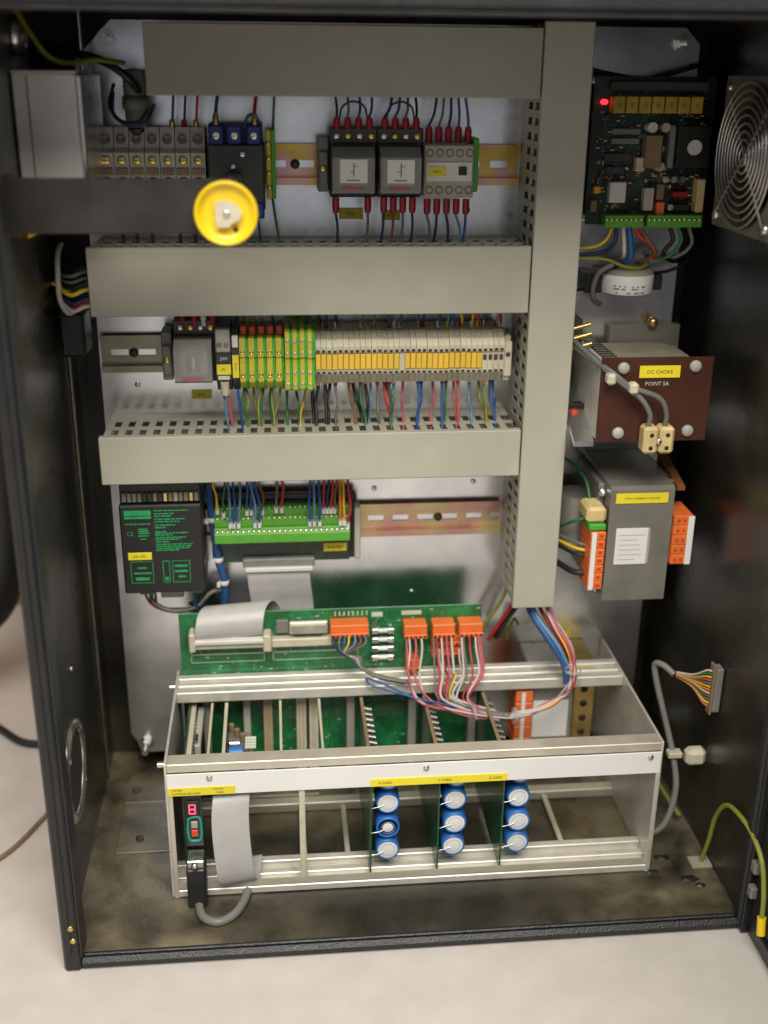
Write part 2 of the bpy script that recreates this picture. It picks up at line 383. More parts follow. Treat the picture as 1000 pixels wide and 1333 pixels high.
def lbl(name, parent, x0, x1, y, z0, z1, s=None, size=4, mat=m_label, ink=m_ink):
    b = MB().cbox(x0, x1, y-.7, y, z0, z1, .2).build(name, mat, parent)
    if s:
        ls = s.split('\n')
        for i, q in enumerate(ls): text(q, size, ink, b, (x0+x1)/2, y-.85, (z0+z1)/2 - size*.36 + (len(ls)-1-2*i)*size*.5, 'CENTER')
    return b
def plate_label(x0, x1, z0, z1, s, label, size=4):
    o = MB().cbox(x0, x1, 77, 77.95, z0, z1, .2).build('yellow_label', m_label); tag(o, label, 'label', 'yellow stickers on the plate')
    text(s, size, m_ink, o, (x0+x1)/2, 76.9, (z0+z1)/2-size*.36, 'CENTER')
plate_label(-94, -72, 592, 602, 'KM1', 'yellow sticker on the plate under the left of the two upper clear relays')
plate_label(-55, -38, 591, 600, 'KM2', 'yellow sticker on the plate under the right of the two upper clear relays')
plate_label(-235, -216, 425, 434, 'KA1', 'yellow sticker on the plate under the single clear relay of the middle row')
plate_label(133, 150, 158, 166, 'PE', 'small yellow sticker low on the plate right of the vertical duct', 3.5)

# ================================================================== row 1 : terminals, breaker, relays, contactor
def ferrule(b, p, d, l=13, r=3.1): p = Vector(p); b.tube([p, p+Vector(d)*l*.75, p+Vector(d)*l], [r, r, r*.75], 8)
base = None
for i in range(7):
    x = -298 + i*12.7
    lab = f'grey screw terminal, {nth(i)} from the left in the block above the black bar'
    if base is None:
        base = thing('screw_terminal', (x+6, 60, 605), lab, 'terminal', 'grey screw terminals above the black bar')
        pr = [(70, 604), (36, 604), (36, 622), (30, 628), (30, 652), (35, 656), (42, 672), (70, 672)]
        MB().prism(pr, 'x', x+.3, x+12.3).build('housing', m_lgrey, base)
        b = MB(); screw(b, x+6.3, 30, 646, 3.6, 1.2); b.build('screw', m_brass, base)
        MB().lathe((x+6.3, 37, 662), (0, -1, .35), [(4, -1.5), (4.2, 1.0), (2.8, 1.2), (2.6, -.5), (.01, -.5)], 14).build('screw', m_mid, base)
        MB().cbox(x+1.2, x+11.4, 28.6, 30, 634, 640, .4).build('marker_window', m_brown, base)
        MB().lathe((x+6.3, 29.9, 628), (0, -1, 0), [(4.6, 0), (4.6, .8), (.01, .8)], 14).build('wire_entry', m_black, base)
    else: dup(base, i*12.7, 0, 0, lab)
br = thing('circuit_breaker', (-184, 60, 598), 'black motor breaker with three blue terminals beside the yellow knob', 'breaker')
MB().cbox(-207, -160, 20, 70, 606, 660, 1.5).cbox(-206, -161, 30, 70, 598, 676, 1).build('body', m_dark, br)
for x in (-199, -184, -168):
    bb = MB().cbox(x-6, x+6, 16, 32, 660.5, 675, 1.5).build('terminal_cap', m_blue, br)
    MB().lathe((x, 15.8, 667), (0, -1, 0), [(3.4, -.4), (3.4, .8), (2.4, 1.2), (.01, 1.2)], 12).build('screw', m_steel, bb)
MB().cbox(-173, -161, 18, 32, 600, 613, 1.5).build('terminal_cap', m_blue, br)
screw(MB(), -178, 20, 652, 2.6).build('screw', m_steel, br); screw(MB(), -186, 20, 642, 2.6).build('screw', m_steel, br)
MB().cbox(-191, -179, 10, 20, 626, 637, 2).build('toggle', m_mid, br)
MB().cyl((-184, 10, 631), (-187, -118, 620), 4, 12).build('shaft', m_steel, br)
et = thing('earth_terminal', (-154, 60, 612), 'single yellow and green earth terminal right of the black breaker', 'terminal')
MB().cbox(-158.5, -154.2, 33, 70, 614, 671, .8).build('yellow_half', m_earth_y, et)
MB().cbox(-154, -150.5, 35, 70, 614, 671, .8).build('green_half', m_earth_g, et)
b = MB(); [screw(b, -156.3, 33, z, 1.8) for z in (660, 648, 636, 624)]; b.build('screw', m_brass, et)
def endclamp(x, z0, z1, label):
    t = thing('end_clamp', (x+5, 60, z0), label, 'end clamp', 'rail end clamps')
    MB().cbox(x, x+9.5, 46, 71, z0, z1, 1).cbox(x+1, x+8.5, 42, 46.2, z0+6, z1-12, 1).build('clamp_body', m_mid, t)
    screw(MB(), x+4.7, 42, (z0+z1)/2-3, 2.8).build('screw', m_brass, t)
endclamp(-114, 619, 665, 'grey rail end clamp left of the two upper relays')
endclamp(-257.5, 452, 497, 'grey rail end clamp left of the middle row relay')
def relay(x0, x1, z0, z1, label, group, lit=True):
    t = thing('relay', ((x0+x1)/2, 60, z0-6), label, 'relay', group)
    MB().cbox(x0-1, x1+4, 40, 70, z0-6, z1+15, 1.2).build('socket', m_black, t)
    MB().cbox(x0-1, x1+4, 33, 40, z1+2, z1+15, 1).build('terminal_step', m_dark, t)
    for k in range(4):
        x = x0+5+k*(x1-x0-6)/3
        screw(MB(), x, 33, z1+8, 3, 1.4).build('screw', m_brass if k % 2 else m_steel, t)
    pr = [(40, z0), (12, z0), (10, z0+2), (10, z1-8), (20, z1), (40, z1)]
    MB().prism(pr, 'x', x0, x1).build('clear_case', m_clear, t)
    MB().cbox(x0+4, x1-4, 20, 38, z0+5, z1-8, 1).build('coil_block', m_grey, t)
    c = (x0+x1)/2
    lb = MB().box(c-11.5, c+11.5, 9.2, 9.8, z0+9, z1-9).build('case_label', m_white, t) if lit else MB().cyl((c, 19.6, z0+12), (c, 19.6, z1-14), 7, 14).build('coil', m_steel, t)
    if lit:
        MB().box(c-.5, c+.5, 8.8, 9.1, z0+14, z1-12).box(c-3.4, c-.6, 8.8, 9.1, z0+18, z0+18.6).box(c+.6, c+3.4, 8.8, 9.1, z0+22, z0+22.6).box(c-6, c+5, 8.8, 9.1, z0+10.6, z0+11.5).build('contact_diagram', m_cable, lb)
        lb.location.z = random.uniform(-.0006, .0006)
    MB().box(c-10, c+8, 9.3, 9.8, z0+3, z0+5).build('printed_line', WIRE['pink'], t)
    return t
relay(-103, -67.5, 621, 658, 'clear relay, the left of two on the upper rail', 'clear relays on the upper rail')
relay(-62.5, -28, 621, 658, 'clear relay, the right of two on the upper rail', 'clear relays on the upper rail')
relay(-244, -211, 458, 495, 'clear plug-in relay without white label on the middle rail', 'clear relay of the middle row', False)
ct = thing('contactor', (-2, 60, 616), 'small grey contactor with red sleeved wires above and below', 'contactor')
MB().cbox(-23.5, 19.5, 25, 70, 616, 660, 1.2).build('body', m_grey, ct)
MB().cbox(19.7, 25, 34, 70, 620, 665, 1).build('side_module', m_earth_g, ct)
MB().cbox(-22, 18, 24, 26, 630, 646, .6).build('face_plate', m_whitep, ct)
MB().cbox(6, 13, 22.5, 24.5, 635, 642, .5).build('indicator', m_black, ct)
lbl('yellow_label', ct, -20, -5, 24, 634, 642, 'KM1', 3.6)
for z in (653, 622.5):
    for k in range(5):
        s_ = MB().lathe((-19+k*8.6, 25, z), (0, -1, 0), [(3.5, 0), (3.5, .5), (2.5, .6), (2.3, -.2), (.01, -.2)], 12).build('screw', m_brown, ct)
UP = 'wires rising into the top duct'; DN = 'wires dropping into the middle duct'
def sleeve_wire(col, x, z, y, d, zend, yend, xend, label, group, sleeve=m_red):
    w = wire(col, [(x, y, z+d*10), (x, y, z+d*14), ((x+xend)/2+.8, (y+yend)/2-1, (z+zend)/2+d*4), (xend, yend, zend)], label, group)
    b = MB(); ferrule(b, (x, y, z), (0, 0, d)); b.build('sleeve', sleeve, w)
cols = ['dark blue', 'grey', 'blue', 'blue']
for k in range(4): sleeve_wire(cols[k], -98+k*9.3, 668, 36, 1, 700, 40, -99+k*10.4, f'{cols[k]} wire with red sleeve, {nth(k)} from the left above the left upper relay', UP)
cols = ['dark blue', 'blue', 'grey', 'black']
for k in range(4): sleeve_wire(cols[k], -57+k*9, 668, 36, 1, 700, 42, -50+k*6.5, f'{cols[k]} wire with red sleeve, {nth(k)} from the left above the right upper relay', UP)
cols = ['dark blue', 'grey', 'dark blue', 'blue', 'blue']
for k in range(5): sleeve_wire(cols[k], -18.5+k*8.5, 661, 38, 1, 700, 40, -12+k*6, f'{cols[k]} wire with red sleeve, {nth(k)} from the left above the contactor', UP)
cols = ['grey', 'black', 'dark blue', 'light blue', 'blue']
for k in range(5): sleeve_wire(cols[k], -19+k*8.6, 614, 36, -1, 574, 36, [-16, -13, 0, 12, 13][k], f'{cols[k]} wire with red sleeve, {nth(k)} from the left below the contactor', DN)
for k, x in enumerate((-99, -71)): sleeve_wire(['dark blue', 'grey'][k], x, 615, 38, -1, 574, 36, x+[1, -2][k], f'{["dark blue","grey"][k]} wire with red sleeve below the left upper relay at its {["left","right"][k]} side', DN)
cols = ['dark blue', 'brown', 'grey', 'dark blue']
for k in range(4): sleeve_wire(cols[k], -57+k*8.4, 615, 38, -1, 574, 36, -60+k*9, f'{cols[k]} wire with red sleeve, {nth(k)} from the left below the right upper relay', DN)
for x0, x1, nm in ((-96, -72, 'left'), (-56, -32, 'right')):
    wire('black', [(x0, 34, 680), (x0+3, 31, 690), ((x0+x1)/2, 29, 694), (x1-3, 31, 690), (x1, 34, 680)], f'black jumper wire arched over the {nm} upper relay', 'arched jumpers', .9)
for k, (x, c) in enumerate(((-237, 'dark blue'), (-227, 'dark blue'), (-217, 'red'))):
    w = wire(c, [(x, 50, 668), (x+1, 48, 682), (x+3, 45, 700)], f'{c} wire rising from the grey screw terminals, {nth(k)} of three', UP)
    b = MB(); ferrule(b, (x, 50, 670), (0, 0, 1), 8, 2.4); b.build('sleeve', m_red if k == 1 else m_brass, w)
for k, (x, c) in enumerate(((-199, 'blue'), (-167, 'red'))):
    w = wire(c, [(x, 26, 672), (x, 30, 685), (x+2, 38, 700)], f'{c} wire rising from the {["left","right"][k]} blue breaker terminal', UP, 1.6)
    b = MB(); ferrule(b, (x, 25, 674), (0, .1, 1), 10, 2.6); b.build('sleeve', m_brass, w)
wire('blue', [(-176, 26, 672), (-173, 24, 681), (-168, 26, 683), (-163, 28, 676)], 'short blue loop between the blue breaker terminals', 'arched jumpers', 1.3)
wire('green', [(-152, 45, 670), (-151, 44, 685), (-150, 42, 700)], 'green wire rising from the single earth terminal', UP)
wire('green', [(-154, 45, 616), (-152, 42, 600), (-148, 38, 574)], 'green wire dropping from the single earth terminal', DN)
wire('blue', [(-167, 26, 603), (-166, 30, 592), (-165, 38, 574)], 'blue wire dropping from the breaker beside the yellow knob', DN)
for k, x in enumerate((-285, -273, -260, -236, -223, -208)):
    wire('black', [(x, 45, 606), (x+1, 42, 592), (x+2, 38, 572)], f'black wire, {nth(k)} from the left below the black bar', DN, 1.6)

# bar with yellow knob, fixed to the left wall near the front
bar = thing('switch_bracket', (-340, -124, 607), 'black flat bar from the left wall carrying the yellow knob', 'bracket')
MB().cbox(-344, -178, -126, -121, 606, 645, .8).cbox(-344.6, -341, -121, -90, 606, 645, .8).build('flat_bar', m_bar, bar)
kn = thing('rotary_knob', (-187.5, -128, 620), 'round bright yellow switch knob at the end of the black bar', 'knob')
MB().lathe((-187.5, -126.5, 621.5), (0, -1, 0), [(20, 0), (22, 1.5), (23, 4), (23, 8), (22.3, 9.6), (21.2, 9.8), (20, 9), (18.5, 6), (15, 5), (8, 4.6), (.01, 4.5)], 56).build('dial', m_yellow, kn)
pr = [(-195, 629), (-188, 631), (-180, 628), (-176, 622), (-178, 617), (-183, 615), (-186, 612), (-194, 612), (-195, 618)]
g = MB().prism(pr, 'y', -137, -130.5).build('grip', m_beige, kn)
screw(MB(), -187, -137, 621.5, 2.6, 1.4).build('screw', m_steel, g)
MB().cyl((-181, -131.4, 610), (-181, -132.2, 610), 1.9, 12).build('index_hole', m_black, kn)

# brushed box high on the left wall
bx = thing('filter_box', (-318, 0, 600), 'brushed metal box with brown stain high on the left wall', 'metal box')
MB().cbox(-344, -297, -60, 40, 608, 714, 1.2).build('case', m_brushed, bx)
MB().cbox(-297, -293, -61, 40, 608, 713, 1).build('edge_fold', m_steel, bx)
MB().cbox(-344, -296, -62, 20, 714.1, 716, .6).build('lid', m_brushed, bx)
MB().box(-333.4, -332.6, -60.4, -60, 610, 712).build('seam', m_ink, bx)

# ================================================================== row 2
F1 = thing('fuse_terminal', (-201, 60, 440), 'grey and black fuse terminal with yellow label left of the earth terminals', 'fuse terminal')
MB().prism([(70, 444), (40, 444), (30, 452), (25, 458), (25, 492), (32, 506), (70, 506)], 'x', -208, -194.3).build('housing', m_dark, F1)
MB().cbox(-207.6, -194.8, 21, 30, 483, 504, 1).build('screw_head', m_grey, F1)
for x in (-204.4, -198): MB().lathe((x, 21, 490), (0, -1, 0), [(2.3, 0), (2.3, .6), (1.4, .5), (.01, .3)], 10).build('screw', m_mid, F1)
text('24V', 4.5, m_whitep, F1, -201, 24.7, 475, 'CENTER')
lbl('yellow_label', F1, -207.5, -194.8, 24.4, 462, 471.5, 'F1', 4)
MB().cbox(-206.5, -196, 22.5, 25, 457.5, 461, .4).build('white_insert', m_whitep, F1)
MB().cyl((-201, 26, 455), (-201, 30, 443), 4, 14).build('fuse_body', m_beige, F1)
F2 = thing('fuse_terminal', (-190, 60, 440), 'narrow dark fuse terminal with upright yellow label beside the earth terminals', 'fuse terminal')
MB().prism([(70, 444), (40, 444), (30, 452), (25, 458), (25, 492), (32, 502), (70, 502)], 'x', -193.6, -187.4).build('housing', m_dark, F2)
MB().cbox(-193.2, -187.8, 22, 25, 487, 498, .6).build('white_insert', m_whitep, F2)
lbl('yellow_label', F2, -193.4, -187.6, 24.4, 459, 480, 'F\n2', 3.6)
ebase = None
for i in range(5):
    x = -187 + i*8.1; lab = f'wide yellow and green earth terminal, {nth(i)} from the left in the middle row'
    if ebase is None:
        ebase = thing('earth_terminal', (x+4, 60, 450), lab, 'terminal', 'wide earth terminals in the middle row')
        MB().prism([(70, 446), (38, 446), (25, 455), (25, 472), (27.5, 473), (27.5, 477), (25, 478), (25, 495), (70, 498)], 'x', x+.2, x+5.2).build('yellow_half', m_earth_y, ebase)
        MB().prism([(70, 445), (36, 445), (26, 456), (26, 472), (29, 473), (29, 477), (26, 478), (26, 494), (70, 499)], 'x', x+5.2, x+7.9).build('green_half', m_earth_g, ebase)
        for z in (482, 461): MB().lathe((x+3, 25, z), (0, -1, 0), [(2.2, 0), (2.2, .6), (1.4, .7), (1.2, .1), (.01, .1)], 10).build('screw', m_brass, ebase)
        MB().cbox(x+1, x+6.6, 33, 40, 496, 504, .8).build('marker', m_redo, ebase)
    else: dup(ebase, i*8.1, random.uniform(-.6, .6), random.uniform(-.4, .4), lab)
ebase = None
for i in range(4):
    x = -146.2 + i*6.7; lab = f'narrow tall yellow and green earth terminal, {nth(i)} from the left in the middle row'
    if ebase is None:
        ebase = thing('earth_terminal', (x+3, 60, 448), lab, 'terminal', 'narrow earth terminals in the middle row')
        MB().prism([(70, 446), (22, 447), (20, 449), (20, 473), (23, 474), (23, 477), (20, 478), (20, 501), (24, 503), (70, 503)], 'x', x+.1, x+3.9).build('yellow_half', m_earth_y, ebase)
        MB().prism([(70, 446), (23, 447), (21, 449), (21, 473), (24, 474), (24, 477), (21, 478), (21, 500), (24, 502), (70, 503)], 'x', x+3.9, x+6.6).build('green_half', m_earth_g, ebase)
        for z in (493, 482, 464, 453): MB().lathe((x+2.4, 20, z), (0, -1, 0), [(1.5, 0), (1.5, .6), (.9, .6), (.01, .2)], 8).build('screw', m_steel, ebase)
    else: dup(ebase, i*6.7, random.uniform(-.6, .6), random.uniform(-.4, .4), lab)
tb = None; NT = 34; PT = 5.1
for i in range(NT):
    x = -119 + i*PT
    lab = f'beige terminal with yellow marker, {nth(i)} from the green earth terminals' if (i < 30 and i != 15) else f'beige terminal without marker, {nth(i)} from the green earth terminals'
    if tb is None:
        tb = thing('terminal_block', (x+2.5, 60, 450), lab, 'terminal', 'beige terminals in the middle row')
        MB().prism([(70, 448), (40, 449), (34, 456), (34, 460), (25, 461), (25, 463.5), (27, 464), (27, 480), (25, 480.5), (25, 486), (29, 492), (33, 494), (36, 498), (70, 499)], 'x', x+.15, x+PT-.15).build('housing', m_beige, tb)
        MB().cbox(x+1, x+PT-1, 23.9, 25.4, 480.8, 483, .3).cbox(x+1, x+PT-1, 23.9, 25.4, 461.3, 463.2, .3).build('slot', m_dark, tb)
        MB().cyl((x+PT/2, 30.4, 490.4), (x+PT/2, 28.8, 491.6), 1.4, 8).build('screw', m_mid, tb)
        mk = MB().cbox(x+.35, x+PT-.35, 25.2, 27.6, 465, 479, .4).build('marker', m_marker, tb)
    else:
        c = dup(tb, i*PT+random.uniform(-.12, .12), random.uniform(-.5, .5), random.uniform(-.35, .35), lab)
        if i >= 30 or i == 15:
            for k in kids(c):
                if k.name.startswith('marker'): bpy.data.objects.remove(k)
            if i >= 30: MB().cbox(x+1, x+PT-1, 26.2, 27.2, 472, 477, .3).build('open_slot', m_dark, c)
t = thing('end_clamp', (58, 60, 452), 'beige end clamp closing the beige terminal row by the vertical duct', 'end clamp', 'rail end clamps')
MB().cbox(54.8, 62.5, 30, 70, 455, 488, 1).cbox(55.5, 61.8, 34, 70, 450, 493, 1).build('clamp_body', m_beige, t)
screw(MB(), 58.6, 30, 476, 2.2).build('screw', m_dark, t)
def pxx(px): return -119 + (px-410)*.7102
G = 'wires under the middle row'
low = [(318, 'green', 3), (321, 'yellow and green', -1), (330, 'yellow and green', 5), (340, 'yellow and green', -3), (343, 'green', -3), (353, 'green', 1), (354, 'yellow and green', 1), (365, 'yellow and green', -8), (374, 'green', 0), (385, 'green', 3), (398, 'yellow', -7),
       (408, 'black', -1), (414, 'black', -4), (424, 'black', 0), (430, 'black', -4), (437, 'grey', 0), (455, 'brown', 7), (461, 'black', 10), (470, 'green', 4), (477, 'black', 0), (484, 'light blue', -4), (492, 'grey', 2), (502, 'red', 6), (505, 'red', 4), (508, 'green', 1), (514, 'light blue', -3),
       (527, 'pink', -2), (546, 'blue', -3), (551, 'blue', -6), (567, 'pink', -4), (578, 'blue', -2), (584, 'green', -4), (595, 'pink', 1), (599, 'pink', 0), (615, 'light blue', 1), (629, 'yellow and green', 6), (634, 'yellow and green', 2), (643, 'blue', 4), (648, 'blue', 0)]
cnt = {}
for i, (px, c, dx) in enumerate(low):
    cnt[c] = cnt.get(c, -1) + 1; x = pxx(px); y = 46 + (i % 3)*4
    w = wire(c, [(x, y, 450), (x, y-2, 442), (x+dx*.3+random.uniform(-2.2, 2.2), y-6-random.random()*6, 430), (x+dx*.7+random.uniform(-1, 1), y-12, 418), (x+dx*.8, 26+(i % 2)*6, 403)], f'{c} wire under the middle row, {nth(cnt[c])} of its colour from the left', G, 1.25 if c != 'black' else 1.6)
    if px > 408: MB().cyl((x, y, 452), (x, y-1, 445), 1.9, 8).build('ferrule', {'black': m_marker, 'blue': m_cap, 'light blue': m_capend, 'yellow and green': m_marker, 'brown': m_redo, 'pink': m_redo if i % 2 else m_marker}.get(c, m_red), w)
G = 'wires above the middle row'
upw = [(307, 'blue'), (322, 'yellow and green'), (331, 'yellow and green'), (341, 'yellow and green'), (356, 'green'), (378, 'yellow and green'), (394, 'yellow and green'), (400, 'green'), (415, 'black'), (424, 'dark blue'), (437, 'black'), (470, 'grey'), (486, 'grey'), (505, 'blue'), (513, 'light blue'), (520, 'blue'), (544, 'blue'), (549, 'dark blue'), (570, 'blue'), (582, 'light blue'), (589, 'blue'), (600, 'yellow'), (614, 'yellow'), (622, 'red'), (630, 'blue'), (646, 'orange'), (651, 'blue')]
cnt = {}
for i, (px, c) in enumerate(upw):
    cnt[c] = cnt.get(c, -1) + 1; x = pxx(px)+1; dx = random.uniform(-4, 4)
    w = wire(c, [(x, 48, 495), (x+.5, 46, 505), (x+dx*.5, 43, 514), (x+dx, 40, 524)], f'{c} wire above the middle row, {nth(cnt[c])} of its colour from the left', G, 1.3)
    if px > 408: MB().cyl((x, 48, 498), (x, 47.5, 504), 2, 8).build('ferrule', [m_brass, m_red, m_capend, m_marker][i % 4], w)
for k, (x, c) in enumerate(((-237, 'red'), (-226, 'red'), (-218, 'white'), (-210, 'red'))):
    w = wire('grey', [(x, 36, 508), (x, 38, 516), (x+1, 40, 526)], f'grey wire with {c} sleeve above the middle row relay, {nth(k)} from the left', G)
    b = MB(); ferrule(b, (x, 35, 504), (0, .1, 1), 11, 3); b.build('sleeve', m_red if c == 'red' else m_whitep, w)
for k, x in enumerate((-203, -199, -190)):
    wire(['light blue', 'pink', 'blue'][k], [(x, 36, 446), (x+1, 34, 436), (x+2, 34, 424), (x+4, 32, 404)], f'{["light blue", "pink", "blue"][k]} wire under the two fuse terminals', 'wires under the middle row', 1.3)

# ================================================================== row 3 : power supply and terminal module
ps = thing('power_supply', (-265, 60, 250), 'black power supply with green printed face below the lowest duct', 'power supply')
MB().cbox(-303, -227, 16, 70, 251, 341, 1.5).build('case', m_black, ps)
MB().cbox(-302, -228, 22, 70, 341.2, 362, 1).build('terminal_step', m_dark, ps)
for i in range(15):
    x = -298 + i*4.75
    MB().cbox(x-1.9, x+1.9, 19, 22.4, 343, 352, .6).build('terminal', [m_mid, m_mid, m_mid, m_mid, m_dark, m_dark, m_brown, m_dark, m_brass, m_brown, m_grey, m_brown, m_mid, m_brass, m_mid][i], ps)
pr = MB()
def pbar(x0, x1, z, h=1.6): pr.box(x0, x1, 15.75, 15.95, z, z+h)
pbar(-298.5, -274, 331, 5.2); pbar(-298.5, -274, 327.8, 2.4)
random.seed(3)
def words(x0, x1, z, h=1.1):
    x = x0
    while x < x1-1:
        w_ = min(random.uniform(2, 6), x1-x); pbar(x, x+w_, z, h); x += w_+.8
for z, x1 in ((335, -240), (332, -253), (329.5, -254), (326.5, -243), (324, -248), (320.5, -252), (318, -260), (314, -260), (312.5, -240), (310.5, -255), (308, -243), (306, -248), (303.5, -258), (301, -237), (299, -238), (297, -240), (295, -250)): words(-271, x1, z)
words(-298, -275, 322, 1.2)
for x0, x1, z0, z1 in ((-296, -275, 262, 284), (-266, -259.5, 262, 284), (-257, -240.5, 262, 284)):
    for a in ((x0, x1, z0, .6), (x0, x1, z1, .6)): pbar(*a)
    pr.box(x0, x0+.6, 15.75, 15.95, z0+.7, z1-.1).box(x1-.6, x1, 15.75, 15.95, z0+.7, z1-.1)
for a in ((-290, -281, 277, 1.6), (-293, -277, 271.5, 1.6), (-292, -279, 265, 3), (-255, -243, 278, 2.2), (-255, -243, 272.5, 2.2), (-252, -245, 267, 2), (-264.5, -261, 264, 4)): pbar(*a)
for a in ((-286, -278, 317, 1), (-287, -277, 315, 1.2), (-286, -276, 312.6, 1.4), (-287, -277, 310, 1.2), (-285, -279, 307, 1)): pbar(*a)
pr.build('printed_text', m_print, ps)
text('CE', 5.5, m_print, ps, -297.5, 15.8, 311)
lbl('yellow_label', ps, -297.5, -275.5, 15.6, 286.5, 294, '24V PSU', 3.6)
MB().cbox(-291, -276, 30, 60, 243, 250.8, .8).cbox(-241, -231, 30, 60, 243, 250.8, .8).build('output_plug', m_green, ps)
MB().cbox(-272, -250, 36, 60, 236, 250.6, 1).build('cable_entry', m_grey, ps)
G = 'wires under the power supply'
for k, (c, x) in enumerate((('red', -288), ('white', -284), ('grey', -279), ('blue', -238), ('black', -234))):
    wire(c, [(x, 44, 244), (x+1, 42, 236), (x+8-k*3, 40, 226+k), (x+25-k*9, 40, 219+k*2), (-240+k*3, 48, 216+k)], f'{c} wire leaving the bottom of the black power supply', G, 1.4)
wire('grey', [(-283, 46, 244), (-280, 40, 230), (-262, 36, 222), (-240, 42, 222), (-226, 52, 232), (-215, 56, 234)], 'grey cable looping under the black power supply', G, 2.4)
md = thing('terminal_module', (-152, 65, 262), 'green rail-mounted terminal module with rows of green screw terminals', 'terminal module')
MB().cbox(-222, -80, 62, 70, 262, 332, 1).build('carrier', m_dark, md)
MB().cbox(-218, -86, 58, 60, 262, 326, .3).build('circuit_board', m_dpcb, md)
MB().cbox(-82, -76, 44, 70, 268, 322, 1).build('end_foot', m_grey, md)
for z0, z1, yf, nm in ((316, 324, 50, 'rear'), (305.5, 315.5, 45, 'middle'), (291, 305, 38, 'front')):
    rw = MB()
    rw.prism([(57.8, z0), (yf, z0), (yf, z0+(z1-z0)*.62), (yf+5, z1), (57.8, z1)], 'x', -217.5, -87)
    rw = rw.build('terminal_row', m_green, md)
    b = MB(); b2 = MB()
    for k in range(26):
        x = -215.2 + k*5.03
        b.lathe((x, yf+2.2, z0+(z1-z0)*.8), (0, -1, .9), [(1.6, -.5), (1.6, .7), (.01, .5)], 8)
        b2.box(x-1.5, x+1.5, yf-.25, yf+1, z0+1.2, z0+(z1-z0)*.4)
    b.build('screws', m_steel, rw)['kind'] = 'stuff'; b2.build('wire_entries', m_earth_g, rw)['kind'] = 'stuff'
b = MB()
for k in range(26):
    for zz in (286.5, 283): b.box(-215.7+k*5.03, -214.3+k*5.03, 57.2, 58, zz, zz+1.2)
b.build('solder_joints', m_steel, md)['kind'] = 'stuff'
lbl('yellow_label', md, -112, -89, 57, 272, 281, 'EHB-7001', 3.6)
MB().cbox(-192, -121, 50, 58, 259, 268, 1).build('ribbon_header', m_mid, md)
G = 'wires into the green terminal module'
def pxm(px): return -218 + (px-279)*.744
mw = [(284, 'yellow', 321, 50), (292, 'green', 318, 48), (300, 'light blue', 308, 45), (305, 'blue', 308, 45), (311, 'light blue', 308, 45), (322, 'blue', 319, 50), (328, 'blue', 319, 50), (332, 'light blue', 308, 45), (338, 'blue', 308, 45), (342, 'brown', 319, 50), (360, 'grey', 321, 50), (367, 'red', 321, 50), (403, 'blue', 308, 45), (409, 'light blue', 308, 45), (416, 'blue', 308, 45), (421, 'red', 319, 50), (426, 'dark blue', 319, 50), (431, 'red', 319, 50), (436, 'brown', 319, 50), (443, 'orange', 308, 45), (448, 'yellow', 308, 45), (453, 'red', 305, 45)]
cnt = {}
for i, (px, c, z, y) in enumerate(mw):
    cnt[c] = cnt.get(c, -1)+1; x = pxm(px)
    w = wire(c, [(x, y-3, z), (x, y-6, z+8), (x+random.uniform(-1, 3), y-8, z+20), (x+random.uniform(-3, 3), 40, 352), (x+random.uniform(-6, 2), 38, 376)], f'{c} wire into the green terminal module, {nth(cnt[c])} of its colour from the left', G, 1.3)
    MB().cbox(x-1.7, x+1.7, y-5.4, y-1.6, z-3, z+5.5, .8).build('ferrule', m_whitep, w)
cb = thing('cable_bundle', (-216, 55, 215), 'thick blue cable bundle with white ties left of the green module', 'cable')
pth = sm([(-223, 52, 366), (-222, 52, 340), (-220, 53, 311), (-216, 54, 268), (-211, 55, 243), (-212, 58, 219), (-216, 60, 190)])
b = MB()
for k in range(5):
    g = 2*math.pi*k/5; b.tube([p+Vector((2.0*math.cos(g+i*.12), 2.0*math.sin(g+i*.12), 0)) for i, p in enumerate(pth)], 1.9, 7)
b.build('blue_wires', WIRE['blue'], cb)
for z, x in ((311, -220), (268, -216), (243, -211.3)):
    MB().lathe((x, 53.6 if z > 300 else 54.5, z-3), (0, 0, 1), [(4.3, 0), (4.9, .4), (4.9, 4.5), (4.3, 5)], 18).cbox(x-7, x-3.5, 47, 51, z-3, z+2, .5).build('cable_tie', m_whitep, cb)
rb = thing('ribbon_cable', (-155, 56, 200), 'flat grey ribbon cable hanging from the green terminal module', 'ribbon cable')
MB().sheet(sm([(-188, 53, 260), (-188, 50, 250), (-187, 52, 235), (-185, 55, 215), (-184, 54, 180), (-184, 54, 140), (-184, 56, 112)]), (62, 0, 0), .9).build('ribbon', m_ribbon, rb)
MB().cbox(-190, -123, 46, 57, 255.5, 260, .8).build('crimp_bar', m_whitep, rb)

# ================================================================== card rack at the bottom
X0, X1, YR = -260, 187, -126
rk = thing('card_rack', (-36, -60, 10), 'open aluminium card rack with circuit cards at the bottom of the cabinet', 'card rack')
sd = MB().cbox(X0-1.5, X0+1, YR, 40, 9.6, 153, .6).build('side_plate', m_alu, rk)
sd = MB().cbox(X1-1, X1+1.5, YR, 76, 9.6, 153, .6).build('side_plate', m_alu, rk)
def rail_section(name, y0, y1, z0, z1, mat, steps):
    o_ = None
    for i, (ya, yb, za, zb) in enumerate(steps):
        o_ = MB().cbox(X0+1.1, X1-1.1, ya, yb, za, zb, .7).build(name, mat, rk)
rail_section('front_top_rail', 0, 0, 0, 0, m_aluw, ((-126.5, -112, 143.8, 152.5), (-111.9, -106, 144, 149.6)))
rail_section('rear_top_rail', 0, 0, 0, 0, m_alu, ((-6, 3, 142, 153), (3.1, 9, 142, 149.8), (9.1, 15, 142, 152)))
